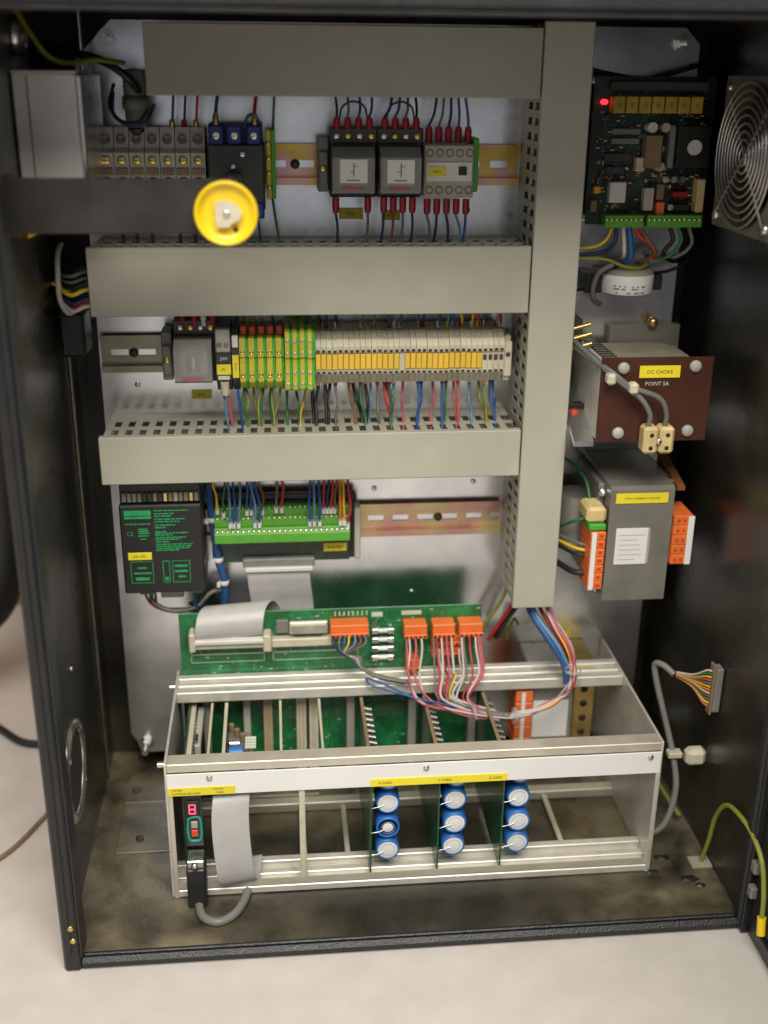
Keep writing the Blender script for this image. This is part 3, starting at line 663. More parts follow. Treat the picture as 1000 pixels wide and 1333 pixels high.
rail_section('rear_top_rail', 0, 0, 0, 0, m_alu, ((15.1, 20, 142, 149.4), (20.1, 29, 142, 153.6)))
b = MB()
for k in range(88): b.box(-254+k*5, -251.6+k*5, 4.6, 7.2, 149.75, 150.1)
b.build('index_marks', m_dark, rk)['kind'] = 'stuff'
rail_section('front_bottom_rail', 0, 0, 0, 0, m_alu, ((-127, -119, 9.8, 17), (-118.9, -112, 10, 13.5), (-111.9, -104, 10, 19), (-103.9, -98, 10, 15), (-97.9, -90, 10, 22)))
rail_section('rear_bottom_rail', 0, 0, 0, 0, m_aluw, ((-8, 4, 10, 20),))
MB().box(X0+2, X1-2, YR-.6, YR, 18.2, 25).build('index_strip', m_aluw, rk)
st = MB().cbox(X0+.5, X1-.5, YR-2.2, YR-.8, 121, 143.6, .4).build('front_strip', m_white, rk)
MB().box(X0+1.1, X0+5, YR-2, YR, 9.8, 121).build('front_post', m_aluw, rk)
MB().box(X1-4, X1-1.1, YR-2, YR, 9.8, 121).build('front_post', m_alu, rk)
for x in (-222, -30, 176): screw(MB(), x, YR-2.3, 139, 2.8, 1.6).build('strip_screw', m_steel, st)
lb1 = lbl('yellow_label', st, -259, -200, YR-2.3, 121.5, 130)
text('SYSTEM', 2.6, m_ink, lb1, -255, YR-3.2, 126.6); text('CONTROLLER CARD', 2.6, m_ink, lb1, -255, YR-3.2, 123)
text('SYSTEM', 2.6, m_ink, lb1, -219, YR-3.2, 126.6); text('CARD', 2.6, m_ink, lb1, -217, YR-3.2, 123)
lb2 = lbl('yellow_label', st, -80, 44, YR-2.3, 121.5, 129.5)
for q, x in (('X CARD', -73), ('Y CARD', -19), ('Z CARD', 27)): text(q, 3.4, m_ink, lb2, x, YR-3.2, 124.2)
MB().cbox(-144, -138.5, YR-.4, YR+4, 19.2, 121, .5).cbox(-142, -137, YR+4, -8, 19.2, 24, .5).build('card_guide', m_beige, rk)
for x in (-100, 110): MB().cbox(x, x+5, -89.5, -8.3, 12, 16, .5).build('card_guide', m_beige, rk)
MB().tube([(X0-7, YR+6, 149), (X0-1.5, YR+6, 149)], 3, 10).build('rail_bolt', m_steel, rk); MB().tube([(X0-7, 14, 149), (X0-1.5, 14, 149)], 3, 10).build('rail_bolt', m_steel, rk)
# tall backplane board
before = set(COL.objects)
bp = MB().cbox(-256, 45, 8.5, 10.5, 18, 231, .3).build('backplane_board', m_gpcb, rk)
for x, w_, mt in ((-250, 9, m_mid), (-236, 7, m_grey), (-176, 9, m_cream2), (-143, 10, m_beige), (-130, 9, m_beige), (-108, 3, m_gpcb), (-92, 8, m_grey), (-29, 8, m_grey), (33, 8, m_grey), (-196, 7, m_grey)):
    cn = MB().cbox(x, x+w_, -8 if w_ > 4 else 5, 8.4, 44, 141, .5).build('backplane_connector', mt, rk)
    if mt in (m_beige, m_cream2):
        b = MB()
        for k in range(32):
            for q in (2.6, w_-3.8): b.box(x+q, x+q+1.2, -8.3, -7.9, 47+k*2.9, 48.2+k*2.9)
        b.build('pin_holes', m_brown, cn)['kind'] = 'stuff'
b = MB()
random.seed(5)
for k in range(150):
    x = random.uniform(-250, 40); z = random.choice([random.uniform(60, 140), random.uniform(158, 228)])
    b.box(x, x+random.uniform(.8, 4), 8.25, 8.45, z, z+random.uniform(.5, 1))
for x0, x1, z0, z1 in ((-246, -174, 176, 193), (-165, -80, 176, 193)):
    b.box(x0, x1, 8.25, 8.45, z0, z0+.7).box(x0, x1, 8.25, 8.45, z1, z1+.7).box(x0, x1, 8.25, 8.45, (z0+z1)/2, (z0+z1)/2+1.2).box(x0, x0+.7, 8.25, 8.45, z0, z1).box(x1, x1+.7, 8.25, 8.45, z0, z1)
for k in range(8): b.box(-103+k*4.5, -101.8+k*4.5, 8.25, 8.45, 223, 228)
b.box(-66, -55, 8.2, 8.45, 221, 226).box(-36, -16, 8.2, 8.45, 222, 226.5)
b.build('board_print', m_silk, rk)['kind'] = 'stuff'
hd = MB().cbox(-244, -168, -4, 8.4, 197, 207, 1).cbox(-246, -240, -8, 8.4, 196, 216, 1.2).cbox(-174, -166, -8, 8.4, 194, 212, 1.2).build('ribbon_header', m_beige, rk)
MB().cbox(-166, -106, -1, 8.4, 195, 204, 1).build('ribbon_header', m_beige, rk)
ds = MB().cbox(-148, -110, 3, 8.4, 206.5, 220, 1).build('serial_socket', m_aluw, rk)
MB().prism([(-144, 210), (-114, 210), (-112, 217.5), (-146, 217.5)], 'y', -2, 3).build('socket_shell', m_steel, ds)
MB().cbox(-161, -149, 4.5, 8.4, 208, 222, .5).build('dip_chip', m_mid, rk)
def plug(x0, x1, z0, z1, n, y0=-9):
    p_ = MB().cbox(x0, x1, y0, 8.4, z0+4, z1, .8).cbox(x0, x1, y0-3, 6, z0, z0+4.2, .6).build('screw_plug', m_orange, rk)
    b_ = MB()
    for k in range(n):
        x = x0+(k+.5)*(x1-x0)/n; b_.box(x-1, x+1, y0-3.3, y0-2.9, z0+.8, z0+3.2)
    b_.build('plug_openings', m_ink, p_)
plug(-108, -70, 209, 221, 8); plug(-35, -12, 205, 218, 5); plug(-6.5, 16, 205, 218, 5); plug(20, 44, 205, 218, 5); plug(-6, 27, 192, 202, 6, -2); plug(-6, 27, 179, 190, 6, -2); plug(-32, -19, 168, 180, 3)
for k in range(4):
    z = 208-k*10
    f_ = MB().cyl((-66, 3, z), (-44, 3, z), 2.4, 10).build('glass_fuse', m_capend, rk)
    MB().cbox(-66, -60, 0, 8.4, z-3, z+3, .6).cbox(-50, -44, 0, 8.4, z-3, z+3, .6).build('fuse_clip', m_steel, f_)
random.seed(9); b = MB()
for k in range(170):
    x = random.uniform(-252, 30); z = random.choice([random.uniform(30, 150), random.uniform(160, 228)]); l = random.uniform(8, 40)
    if random.random() < .6: b.box(x, min(x+l, 44), 8.3, 8.44, z, z+.5)
    else: b.box(x, x+.5, 8.3, 8.44, z, min(z+l*.5, 230))
b.build('copper_tracks', m_track, rk)['kind'] = 'stuff'
b = MB()
for k in range(260):
    x = random.uniform(-252, 42); z = random.choice([random.uniform(30, 150), random.uniform(160, 228)]); b.box(x, x+.8, 8.1, 8.44, z, z+.8)
b.build('solder_joints', m_steel, rk)['kind'] = 'stuff'
for o in COL.objects:
    if o not in before and o.parent is rk: o.location = Vector((0, 21.5, -10))*S       # the board stands behind the rear rails
# cards that slide into the rack
def card(x, label, z0=20, z1=138, y0=-116, mat=m_dpcb):
    t = thing('circuit_card', (x, -60, 20), label, 'circuit card', 'circuit cards in the rack')
    MB().cbox(x-.8, x+.8, y0, 18, z0, z1, .2).build('board', mat, t); return t
for j, (x, q) in enumerate(((-79, 'left'), (-16.5, 'middle'), (43, 'right'))):
    c = card(x, f'{q} one of the three cards with blue capacitors in the rack', 20, 139, -123, m_cpcb)
    MB().cbox(x-1.8, x+1.6, -100, -6, 139.1, 141, .4).build('stiffener', m_brown, c)
    for k, z in enumerate((119, 94, 67.5, 43)):
        xc = x+16.5+random.uniform(-.8, .8); z += random.uniform(-.8, .8)
        cp = MB().lathe((xc, -84, z), (0, -1, 0), [(.01, 0), (10.5, 0), (11.2, 1), (11.2, 31), (10.8, 32.6), (9.6, 33), (9.2, 32.4)], 28).build('capacitor', m_cap, c)
        MB().lathe((xc, -84, z), (0, -1, 0), [(9.4, 32.3), (5, 32.7), (.01, 32.8)] if k != 2 or j else [(5, 32.1), (3, 32.6), (.01, 32.8)], 24).build('capacitor_end', m_capend, cp)
        MB().lathe((xc, -84, z), (0, -1, 0), [(6.2, 32.55), (6.4, 32.9), (6.6, 32.5)], 20).build('end_groove', m_grey, cp)
        MB().tube([(xc-2-random.random()*2, -117.2, z-1), (xc-9, -118, z-2.5+random.uniform(-1, 1)), (x+.8, -118, z-4)], .5, 6).build('lead', m_steel, cp)
    b = MB()
    for k in range(9):
        y = -96+k*10; b.cyl((x+1.5, y, 134), (x+9, y, 132), 2.2, 10)
    b.build('power_resistors', m_steel, c)['kind'] = 'stuff'
    b = MB()
    for k in range(6): b.box(x+.9, x+6, -94+k*14, -86+k*14, 120, 128)
    b.build('chips', m_dark, c)['kind'] = 'stuff'
c1 = card(-247, 'leftmost rack card with the lit red display', 20, 139, -120)
MB().cbox(-245.9, -241, -112, 8, 131, 134, .4).build('edge_stiffener', m_beige, c1)
for k in range(5): MB().cbox(-246.1, -237-k % 2*3, -96+k*20, -82+k*20, 112, 124+k % 3*3, .6).build('chip', [m_dark, m_mid, m_dark, m_brown, m_dark][k], c1)
MB().cbox(-240, -234, -60, 10, 118, 128, .6).build('edge_socket', m_grey, c1)
MB().cbox(-246, -230.5, -122, -119, 62, 119, .5).build('front_bracket', m_dark, c1)
dp = MB().cbox(-245, -232.5, -124.5, -122.1, 96, 112, .6).build('display', m_ink, c1)
sg = MB(); y0, y1 = -125, -124.6
def seg(x, segs):
    w_, h_ = 5.2, 4.6
    q = {'a': (x, x+w_, 2*h_-.5, 2*h_+.5), 'g': (x, x+w_, h_-.5, h_+.5), 'd': (x, x+w_, -.5, .5), 'f': (x-.5, x+.5, h_, 2*h_), 'b': (x+w_-.5, x+w_+.5, h_, 2*h_), 'e': (x-.5, x+.5, 0, h_), 'c': (x+w_-.5, x+w_+.5, 0, h_)}
    for k, s_ in enumerate(segs): a = q[s_]; sg.box(a[0], a[1], y0-.02*k, y1, 99.4+a[2], 99.4+a[3])
seg(-241.6, 'abcdefg')
sg.build('lit_digits', m_lcd, dp)
ov = sm([(-243, -123.2, 93), (-238, -123.2, 95), (-233, -123.2, 93), (-232, -123.2, 82), (-233, -123.2, 71), (-238, -123.2, 69), (-243, -123.2, 71), (-244, -123.2, 82), (-243, -123.2, 93)], 6)[:-1]
MB().tube(ov, 1.4, 8, True).build('switch_surround', m_teal, c1)
MB().cbox(-241, -235, -124.4, -122.1, 83, 90, .5).build('switch', m_grey, c1); MB().cbox(-241, -235, -124.4, -122.1, 74, 81, .5).build('switch', m_redo, c1)
b = MB()
for k in range(14): b.box(-246, -240, -95+k*6.2, -92+k*6.2, 128, 130.9)
b.build('pin_row', m_steel, c1)['kind'] = 'stuff'
c2 = card(-211, 'second rack card from the left, crowded with components', 20, 139, -112)
MB().cbox(-212.6, -209.4, -110, -6, 139.1, 141, .4).build('stiffener', m_beige, c2)
MB().cbox(-210, -188, -70, -30, 118, 122, .6).build('heat_sink', m_mid, c2)
b = MB()
for k in range(7): b.cyl((-206+k % 3*5.5, -30-k*9, 122), (-206+k % 3*5.5, -30-k*9, 131), 2.6, 10)
b.build('small_capacitors', m_brown, c2)['kind'] = 'stuff'
MB().cyl((-206, -84, 134), (-194, -84, 134), 6, 14).build('blue_capacitor', m_cap, c2); MB().cyl((-206, -72, 136), (-197, -72, 136), 4.5, 14).build('silver_capacitor', m_steel, c2)
for k in range(4): MB().cyl((-192, -62-k*5, 135), (-182, -62-k*5, 135), 1.8, 10).build('resistor', m_silk, c2)
MB().cbox(-188, -183, -95, -88, 118, 136, .6).build('film_capacitor', m_brown, c2)
# pale edge dividers along the left half of the rack
for x in (-226, -160, -122): MB().cbox(x, x+2.4, -105, -6.2, 136, 141.4, .4).build('card_guide', m_beige, rk)
# ribbon looping out of the rack front
rb2 = thing('ribbon_cable', (-204, -130, 30), 'wide grey ribbon cable looping out of the front of the rack', 'ribbon cable')
MB().sheet(sm([(-214, -84, 104), (-216, -100, 117), (-219, -116, 118), (-221, -128, 110), (-222, -134, 92), (-221, -137, 66), (-219, -138, 40), (-217, -133, 26), (-214, -122, 23.5), (-212, -104, 30)]), (33, 4, 2), 1.1).build('ribbon', m_ribbon, rb2)
# serial plug with its cable under the rack
sp = thing('cable_plug', (-236, -132, 12), 'black plug with screws and a grey cable looping under the rack', 'plug')
MB().cbox(-246, -229, -143, -124, 10, 52, 1.5).build('hood', m_black, sp)
MB().cbox(-245, -230, -141, -123.5, 52.2, 60, .8).build('shell', m_steel, sp)
MB().lathe((-238, -143, 58), (0, -1, 0), [(3, 0), (3, 4), (.01, 4.4)], 12).build('thumb_screw', m_steel, sp)
MB().tube(sm([(-238, -134, 11), (-237, -139, 12), (-232, -158, 13), (-219, -166, 13), (-205, -158, 13), (-196, -140, 13), (-192, -118, 13), (-190, -80, 13)]), 4, 10).build('cable', m_cable, sp)
# ribbon over the top edge of the backplane
rb3 = thing('ribbon_cable', (-205, 25, 195), 'grey ribbon cable folded over the top edge of the green board', 'ribbon cable')
MB().sheet(sm([(-240, 19, 196), (-240, 16, 203), (-239, 17, 213), (-237, 24, 221.5), (-233, 33, 225), (-228, 43, 222), (-222, 52, 208), (-218, 55, 186)]), (66, 3, 3), 1.1).build('ribbon', m_ribbon, rb3)
MB().cbox(-243, -171, 14, 22, 193.5, 198, .8).build('crimp_bar', m_whitep, rb3)
# transformer standing behind the right bay of the rack
t3 = thing('transformer', (118, 40, 40), 'grey transformer with white sticker behind the right bay of the rack', 'transformer')
MB().cbox(97, 140, 6, 77, 40, 150, 1.5).build('core', m_core, t3)
MB().cbox(98, 135, 5.2, 5.9, 78, 121, .2).build('paper_label', m_white, t3)
for k in range(5): MB().cbox(78, 96, -2, 30, 70+k*13.6, 82.6+k*13.6, .8).build('terminal', m_orange, t3)
MB().cbox(84, 88, -2.8, -2.1, 72, 136, .2).build('marker_strip', m_white, t3)
MB().cbox(144, 166, 20, 77, 44, 152, 1).build('mounting_frame', m_brass, t3)
b = MB()
for k in range(6): b.lathe((155, 20, 56+k*17), (0, -1, 0), [(4, 0), (4, .4), (.01, .4)], 12)
b.build('frame_holes', m_ink, t3)

# harness from the vertical duct to the orange plugs
hn = thing('wire_harness', (80, -20, 120), 'bundle of red, white, blue and yellow wires looping from the vertical duct', 'wire harness')
random.seed(11)
cl = ['white', 'pink', 'white', 'red', 'white', 'pink', 'white', 'grey', 'red', 'white', 'pink', 'white', 'grey', 'white', 'red', 'yellow', 'blue', 'blue', 'pink', 'grey', 'white', 'pink']
ends = [(-30, 203), (-24, 203), (-18, 203), (-3, 203), (2, 203), (7, 203), (12, 203), (24, 203), (30, 203), (36, 203), (41, 203), (0, 191), (12, 191), (20, 191), (6, 180), (14, 180), (-26, 170), (-24, 168), (-33, 203), (-6, 203), (22, 203), (39, 203)]
for i, c in enumerate(cl):
    j = lambda a=2.5: random.uniform(-a, a)
    ex, ez = ends[i]
    lowx = 20 if i < 3 else 30 if i < 7 else 40
    p = [(104+j(3), 30+j(5), 236), (112+j(3), 8+j(), 214), (126+j(3), -14+j(), 190), (129+j(3), -24+j(), 170), (122+j(3), -30+j(), 153), (102+j(3), -34+j(), 138+j()), (72+j(), -36+j(), 131+j()), (lowx+10+j(), -36+j(), 134+j(3))]
    if c == 'blue': p += [(0, -30+j(), 143+j()), (-30, -24+j(), 150), (-60-8*(i-16), -12, 158+j()), (-75, -9, 164)]
    else: p += [(ex*.6+j(), -28+j(), 146+j(3)), (ex+j(1)-3*(i < 3), -14+j(), 166+j()), (ex, 3, ez-18), (ex, 9.5, ez-8)]
    MB().tube(sm(p, 7), 1.1, 6).build('strand', WIRE[c], hn)
for p, q in (((128, -24, 172), (0, 0, 1)), ((70, -36, 131), (1, 0, 0)), ((30, -36, 136), (1, 0, .2))):
    MB().lathe(p, q, [(7.6, -1.6), (8, -1.2), (8, 1.2), (7.6, 1.6)], 16).build('cable_tie', m_clear, hn)
G = 'loose wires under the vertical duct'
for k, (c, pts, r, lb) in enumerate((
    ('blue', [(84, 30, 236), (94, 14, 214), (110, -4, 192), (122, -14, 172), (124, -20, 155)], 3.2, 'thick blue wires slanting out of the vertical duct'),
    ('light blue', [(88, 28, 236), (98, 10, 214), (114, -8, 194), (125, -16, 174)], 2.2, 'light blue wire slanting out of the vertical duct'),
    ('red', [(82, 40, 236), (78, 40, 214), (66, 46, 188), (58, 52, 168)], 2.2, 'red wire dropping left from the foot of the vertical duct'),
    ('black', [(90, 44, 236), (86, 46, 214), (74, 50, 190), (66, 54, 170)], 3.2, 'black cable dropping left from the foot of the vertical duct'),
    ('red', [(96, 34, 236), (104, 20, 216), (116, 2, 198), (124, -8, 180)], 2, 'red wire slanting right from the foot of the vertical duct'),
    ('yellow and green', [(76, 50, 236), (70, 52, 214), (58, 56, 190), (50, 60, 168)], 1.8, 'yellow and green wire at the left foot of the vertical duct'),
    ('yellow and green', [(92, 66, 178), (86, 60, 188), (82, 62, 176), (80, 64, 162)], 1.6, 'small yellow and green loop behind the rack rail'))):
    wire(c, pts, lb, G, r)
G = 'thin wires from the leftmost orange plug'
for k, (c, x) in enumerate((('dark blue', -104), ('grey', -99), ('blue', -94), ('yellow', -90), ('light blue', -84), ('brown', -79), ('grey', -74))):
    wire(c, [(x, 9, 201), (x-1, 3, 195), (-98+k*.8, 1+k*.5, 187-k*.6), (-88+k*1.5, 2, 179+k*.3), (-78, -2, 170+k*.4), (-60, -8, 162+k*.6), (-30, -12, 157+k*.5)], f'thin {c} wire from the leftmost orange plug, {nth(k)} of seven', G, 1.1)

# ================================================================== right side : controller board, ring core, choke, transformer
cbd = thing('controller_board', (185, 60, 592), 'dark controller circuit board with lit red lamp at upper right', 'circuit board')
MB().cbox(128, 238, 52, 54, 590, 716, .3).build('board', m_dpcb, cbd)
for x, z in ((132, 594), (234, 594), (132, 712), (234, 712)): MB().cyl((x, 78, z), (x, 54, z), 3, 8).build('standoff', m_steel, cbd)
for k in range(7): 
    r_ = MB().cbox(142+k*11.6, 152.5+k*11.6, 38, 52, 686, 700, .8).build('small_relay', m_ochre, cbd)
    MB().cyl((147+k*11.6, 38, 692.5), (147+k*11.6, 37.6, 692.5), 2, 10).build('relay_mark', m_brown, r_)
MB().cbox(133.5, 139, 44, 52, 692.5, 697, 1.5).build('red_lamp', m_led, cbd)
MB().cbox(140, 228, 44, 52, 704, 712, .8).build('pin_strip', m_dark, cbd)
for k, (x0, x1, z0, z1, y, mt) in enumerate(((145, 171, 668, 673, 47, m_mid), (145, 171, 660, 665, 47, m_mid), (174, 189, 640, 668, 38, m_brown), (168, 176, 637, 649, 42, m_beige), (196, 201, 640, 676, 40, m_mid), (202, 232, 641, 676, 36, m_black), (146, 161, 610, 628, 42, m_whitep), (178, 187, 603, 623, 42, WIRE['white']), (190, 197, 599, 611, 40, m_orange), (190, 197, 612, 626, 44, m_brown), (205, 218, 615, 620, 42, m_red), (225, 232, 602, 631, 38, m_cream), (132, 138, 618, 624, 44, m_marker), (130, 136, 602, 612, 44, m_brown), (140, 165, 645, 652, 48, m_dark), (142, 160, 634, 641, 48, m_dark), (203, 222, 602, 608, 46, m_dark))):
    MB().cbox(x0, x1, y, 51.9, z0, z1, .8).build('component', mt, cbd)
for x, z, r, mt in ((180, 674, 4.5, m_whitep), (192, 674, 4, m_grey), (190, 641, 4, m_grey), (217, 658, 6.5, m_whitep), (196, 630, 2.8, m_steel), (204, 630, 2.8, m_steel), (212, 630, 2.8, m_steel), (203, 606, 2.8, m_steel)):
    MB().cyl((x, 52, z), (x, 34 if r > 6 else 42, z), r, 14).build('round_component', mt, cbd)
random.seed(21); b = MB()
for k in range(120):
    x = random.uniform(131, 232); z = random.uniform(600, 704); b.box(x, x+random.uniform(1.2, 4), 50.5, 51.95, z, z+random.uniform(.8, 2))
b.build('small_parts', m_mid, cbd)['kind'] = 'stuff'
for nm, mt, nn in (('resistors', m_cream, 60), ('diodes', m_redo, 14), ('ceramic_capacitors', m_marker, 24), ('chips', m_black, 26), ('solder_joints', m_steel, 160)):
    b = MB()
    for k in range(nn):
        x = random.uniform(131, 230); z = random.uniform(601, 686); w_, h_, d_ = (5, 2.6, 3.5) if nm == 'chips' else (.6, .6, .5) if nm == 'solder_joints' else (3, 1.1, 1.8)
        if random.random() < .4: w_, h_ = h_, w_
        b.box(x, x+w_, 52-d_, 51.96, z, z+h_)
    b.build(nm, mt, cbd)['kind'] = 'stuff'
for x0, x1, n in ((142, 178, 8), (181, 232, 11)):
    tr = MB().cbox(x0, x1, 36, 51.9, 589, 600, .8).build('screw_terminal_row', m_green, cbd); b = MB()
    for k in range(n): b.lathe((x0+(k+.5)*(x1-x0)/n, 36, 596), (0, -1, 0), [(1.4, 0), (1.4, .4), (.01, .2)], 8)
    b.build('screws', m_steel, tr)['kind'] = 'stuff'
G = 'wires below the controller board'
for k, (c, pts, r) in enumerate((('white', [(160, 38, 588), (160, 34, 580), (162, 36, 566), (168, 60, 556)], 2), ('blue', [(165, 38, 588), (166, 34, 578), (168, 36, 562), (160, 56, 552)], 3), ('red', [(171, 38, 588), (176, 34, 580), (186, 36, 574), (194, 44, 560)], 1.8), ('brown', [(176, 38, 588), (182, 32, 578), (190, 34, 566), (180, 50, 556)], 1.8), ('yellow', [(150, 40, 588), (144, 36, 578), (132, 40, 571), (108, 48, 570)], 1.5), ('black', [(204, 40, 588), (206, 36, 578), (200, 40, 566), (214, 56, 556), (232, 70, 556)], 2), ('green', [(212, 40, 588), (214, 36, 576), (204, 42, 562), (190, 60, 560)], 1.8), ('dark blue', [(154, 40, 588), (152, 36, 576), (144, 44, 566), (112, 52, 562)], 2), ('grey', [(222, 40, 588), (224, 36, 574), (212, 44, 562), (186, 58, 564)], 1.8))):
    wire(c, pts, f'{c} wire hanging below the controller board', G, r)
wire('yellow and green', [(110, 46, 561), (128, 42, 561), (148, 40, 560), (164, 40, 554), (180, 42, 552), (190, 48, 556)], 'yellow and green wire crossing above the ring core', G, 1.6)
wire('black', [(110, 50, 536), (128, 56, 530), (144, 62, 536), (150, 68, 544)], 'black wire left of the ring core', G, 1.6)
wire('grey', [(154, 40, 556), (142, 42, 548), (138, 44, 534), (141, 48, 522), (150, 60, 516)], 'thick grey wire arched left of the ring core', G, 2.6)
wire('black', [(196, 56, 545), (212, 60, 546), (228, 62, 552), (236, 68, 560)], 'black wire right of the ring core', G, 1.8)
wire('black', [(112, 58, 724), (140, 60, 718), (176, 62, 714), (212, 62, 722), (236, 70, 728)], 'black cable crossing the plate above the controller board', G, 2)
rc = thing('ring_core', (173, 60, 528), 'ring-shaped core with a white printed band below the controller board', 'ring core')
MB().lathe((173, 58, 527), (0, 0, 1), [(10, 0), (23, 0), (24.5, 1.5), (24.5, 4)], 40).lathe((173, 58, 527), (0, 0, 1), [(24.5, 17), (24, 22), (19, 23.5), (11, 22), (10, 0)], 40).build('core', m_coil, rc)
MB().lathe((173, 58, 527), (0, 0, 1), [(24.5, 1.5), (24.9, 2), (24.9, 18), (24.5, 18.5)], 40).build('printed_band', m_white, rc)
b = MB()
for a0, a1, z in ((-132, -124, 536.5), (-121, -113, 536.5), (-110, -102, 536.5), (-132, -118, 534), (-115, -104, 534), (-127, -119, 530.5), (-94, -86, 536), (-83, -75, 536), (-72, -62, 536), (-94, -78, 534), (-104, -92, 530.5), (-89, -76, 530.5), (-73, -62, 530.5)):
    pts = [(173+25.05*math.cos(math.radians(a)), 58+25.05*math.sin(math.radians(a)), z) for a in range(a0, a1, 4)]
    b.tube(pts, .65, 5)
b.build('band_print', m_mid, rc)['kind'] = 'stuff'
MB().cbox(196, 206, 52, 77.5, 530, 544, 1).build('bracket', m_black, rc)
MB().cbox(132, 148, 50, 77.5, 528, 546, 1).build('bracket', m_black, rc)
# choke with brown front plate
ck = thing('choke', (180, 20, 405), 'choke with brown laminate front plate and grey round bolts', 'choke')
MB().cbox(130, 231, -31, -27.5, 409, 486, .4).build('front_plate', m_paxolin, ck)
MB().cbox(164, 234, 68, 77.5, 412, 494, .8).build('rear_plate', m_core, ck)
pr = [(150, -20), (140, -8), (140, 48), (150, 62), (212, 62), (222, 48), (222, -8), (212, -20)]
MB().prism(pr, 'z', 424, 478).build('coil', m_coil, ck)
cr = MB().cbox(136, 148, -22, 60, 420, 483, 1).build('core_stack', m_core, ck)
for k in range(9): MB().box(135.4, 148.6, -20+k*8.8, -19+k*8.8, 420.5, 483.6).build('lamination', m_black, cr)
MB().cbox(130, 133, -27.3, 60, 411, 484, .5).build('edge_channel', m_lgrey, ck)
for x, z in ((149.5, 477), (214.5, 478), (149.5, 417.5), (213.5, 418.5)):
    MB().lathe((x, -31, z), (0, -1, 0), [(5.4, 0), (5.2, 2), (4, 3.2), (.01, 3.4)], 18).build('bolt', m_grey, ck)
lb_ = lbl('yellow_label', ck, 164, 201, -31.3, 468, 479, 'DC CHOKE', 4.6)
text('POINT SA', 5, m_silk, ck, 170, -31.6, 461)
for x in (152.5, 167): MB().cbox(x+16, x+29.5, -48, -31.5, 402, 427, 2.5).build('terminal_block', m_cream, ck)
b = MB()
for x in (175.2, 189.7):
    for z in (420, 408): b.lathe((x, -48, z), (0, -1, 0), [(2, 0), (2, .3), (.01, .3)], 10)
b.build('screw_wells', m_ink, ck); screw(MB(), 182.3, -47.5, 414, 2.6, 1.6).build('screw', m_steel, ck)
for k, x in enumerate((173, 188)):
    wire('grey', [(112, 20, 494-k*4), (122, -10, 486-k*3), (136, -36, 474+k*2), (154, -42, 460+k*3), (x-8, -44, 451+k*2), (x, -44, 438), (x, -42, 426)], f'thick grey cable curving to the {["left", "right"][k]} pole of the cream terminal block', 'grey cables on the choke', 2.5)
for k, p in enumerate(((136, -40, 470), (155, -46, 463))):
    tag(MB().cbox(p[0]-4, p[0]+4, p[1]-5, p[1]+6, p[2]-5, p[2]+5, 2).build('cable_tie', m_beige), f'beige cable tie on the grey choke cables, {["nearer the duct", "in front of the brown plate"][k]}', 'cable tie', 'ties on the choke cables')
MB().lathe((205, 66, 497), (0, -1, 0), [(5, 0), (5, 3), (3.5, 6), (.01, 6)], 12).build('brass_bolt', m_brass, ck)
bb = thing('busbar_terminal', (122, 30, 490), 'bright brass terminal studs beside the choke and vertical duct', 'terminal')
for k in range(3): MB().cyl((113, 22-k*4, 500-k*8), (132, 22-k*4, 505-k*8), 1.8, 10).build('stud', m_brass, bb)
MB().cbox(112, 130, 40, 77, 476, 506, 1).build('base', m_dark, bb)
tag(MB().prism([(40, 440), (-24, 408), (-24, 403), (40, 435)], 'x', 112, 130).build('steel_bracket', m_galv), 'slanted grey steel bracket left of the choke', 'bracket')
rl = thing('push_connector', (124, 10, 418), 'small black connector with a red cap left of the choke', 'connector')
MB().cbox(114, 130, 14, 40, 412, 432, 1).build('body', m_black, rl); MB().lathe((120, 14, 424), (0, -1, 0), [(4, 0), (4, 5), (3, 6), (.01, 6)], 14).build('cap', m_redo, rl)
# large grey transformer with orange terminals
t2 = thing('transformer', (180, 30, 243), 'grey transformer with orange terminals on both sides below the choke', 'transformer')
MB().prism([(77, 262), (-14, 243), (-20, 245), (-20, 358), (-16, 361), (77, 365)], 'x', 152, 213).build('core', m_core, t2)
MB().cbox(213.2, 219, 0, 77, 262, 360, .8).build('winding_flange', m_brass, t2)
MB().cbox(146, 151.8, 0, 77, 250, 358, .8).build('winding_flange', m_mid, t2)
MB().cyl((136, 40, 335), (136, 40, 280), 20, 24).build('winding', m_core, t2)
lbl('yellow_label', t2, 157, 207, -20.2, 345, 355, '3-PH CURRENT CHOKE', 3.2)
MB().cbox(160, 191, -21, -20.2, 283, 320, .2).build('paper_label', m_white, t2); b = MB()
for k in range(6): b.box(163, 188-(k*7) % 9, -21.25, -21.05, 313-k*5, 313.5-k*5)
b.build('printed_lines', m_grey, t2); MB().cbox(191.2, 193.4, -20.8, -20.2, 283.4, 319.6, .2).build('label_edge', m_grey, t2)
for k in range(7): MB().cbox(135, 149.5, -24, 10, 259+k*8.5, 267+k*8.5, .7).build('terminal', m_orange, t2)
MB().cbox(136, 140.5, -25, -24.1, 259, 318, .2).build('marker_strip', m_white, t2)
MB().cbox(133.5, 149.5, -22, 8, 319, 325, .8).build('earth_terminal', m_earth_g, t2)
MB().cbox(131, 150, -20, 10, 325.2, 341, 3).build('earth_cap', m_cream, t2)
for k in range(5): MB().cbox(214, 233, -24, 14, 283+k*10, 292.6+k*10, .7).build('terminal', m_orange, t2)
MB().cbox(227.5, 233.4, -25, -24.1, 283, 332, .2).build('marker_strip', m_white, t2)
b = MB()
for k in range(7): b.box(143, 147, -24.4, -23.9, 262+k*8.5, 264.6+k*8.5)
for k in range(5):
    for x in (217, 223): b.box(x, x+2.4, -24.4, -23.9, 286.5+k*10, 289+k*10)
b.build('screw_slots', m_redo, t2)
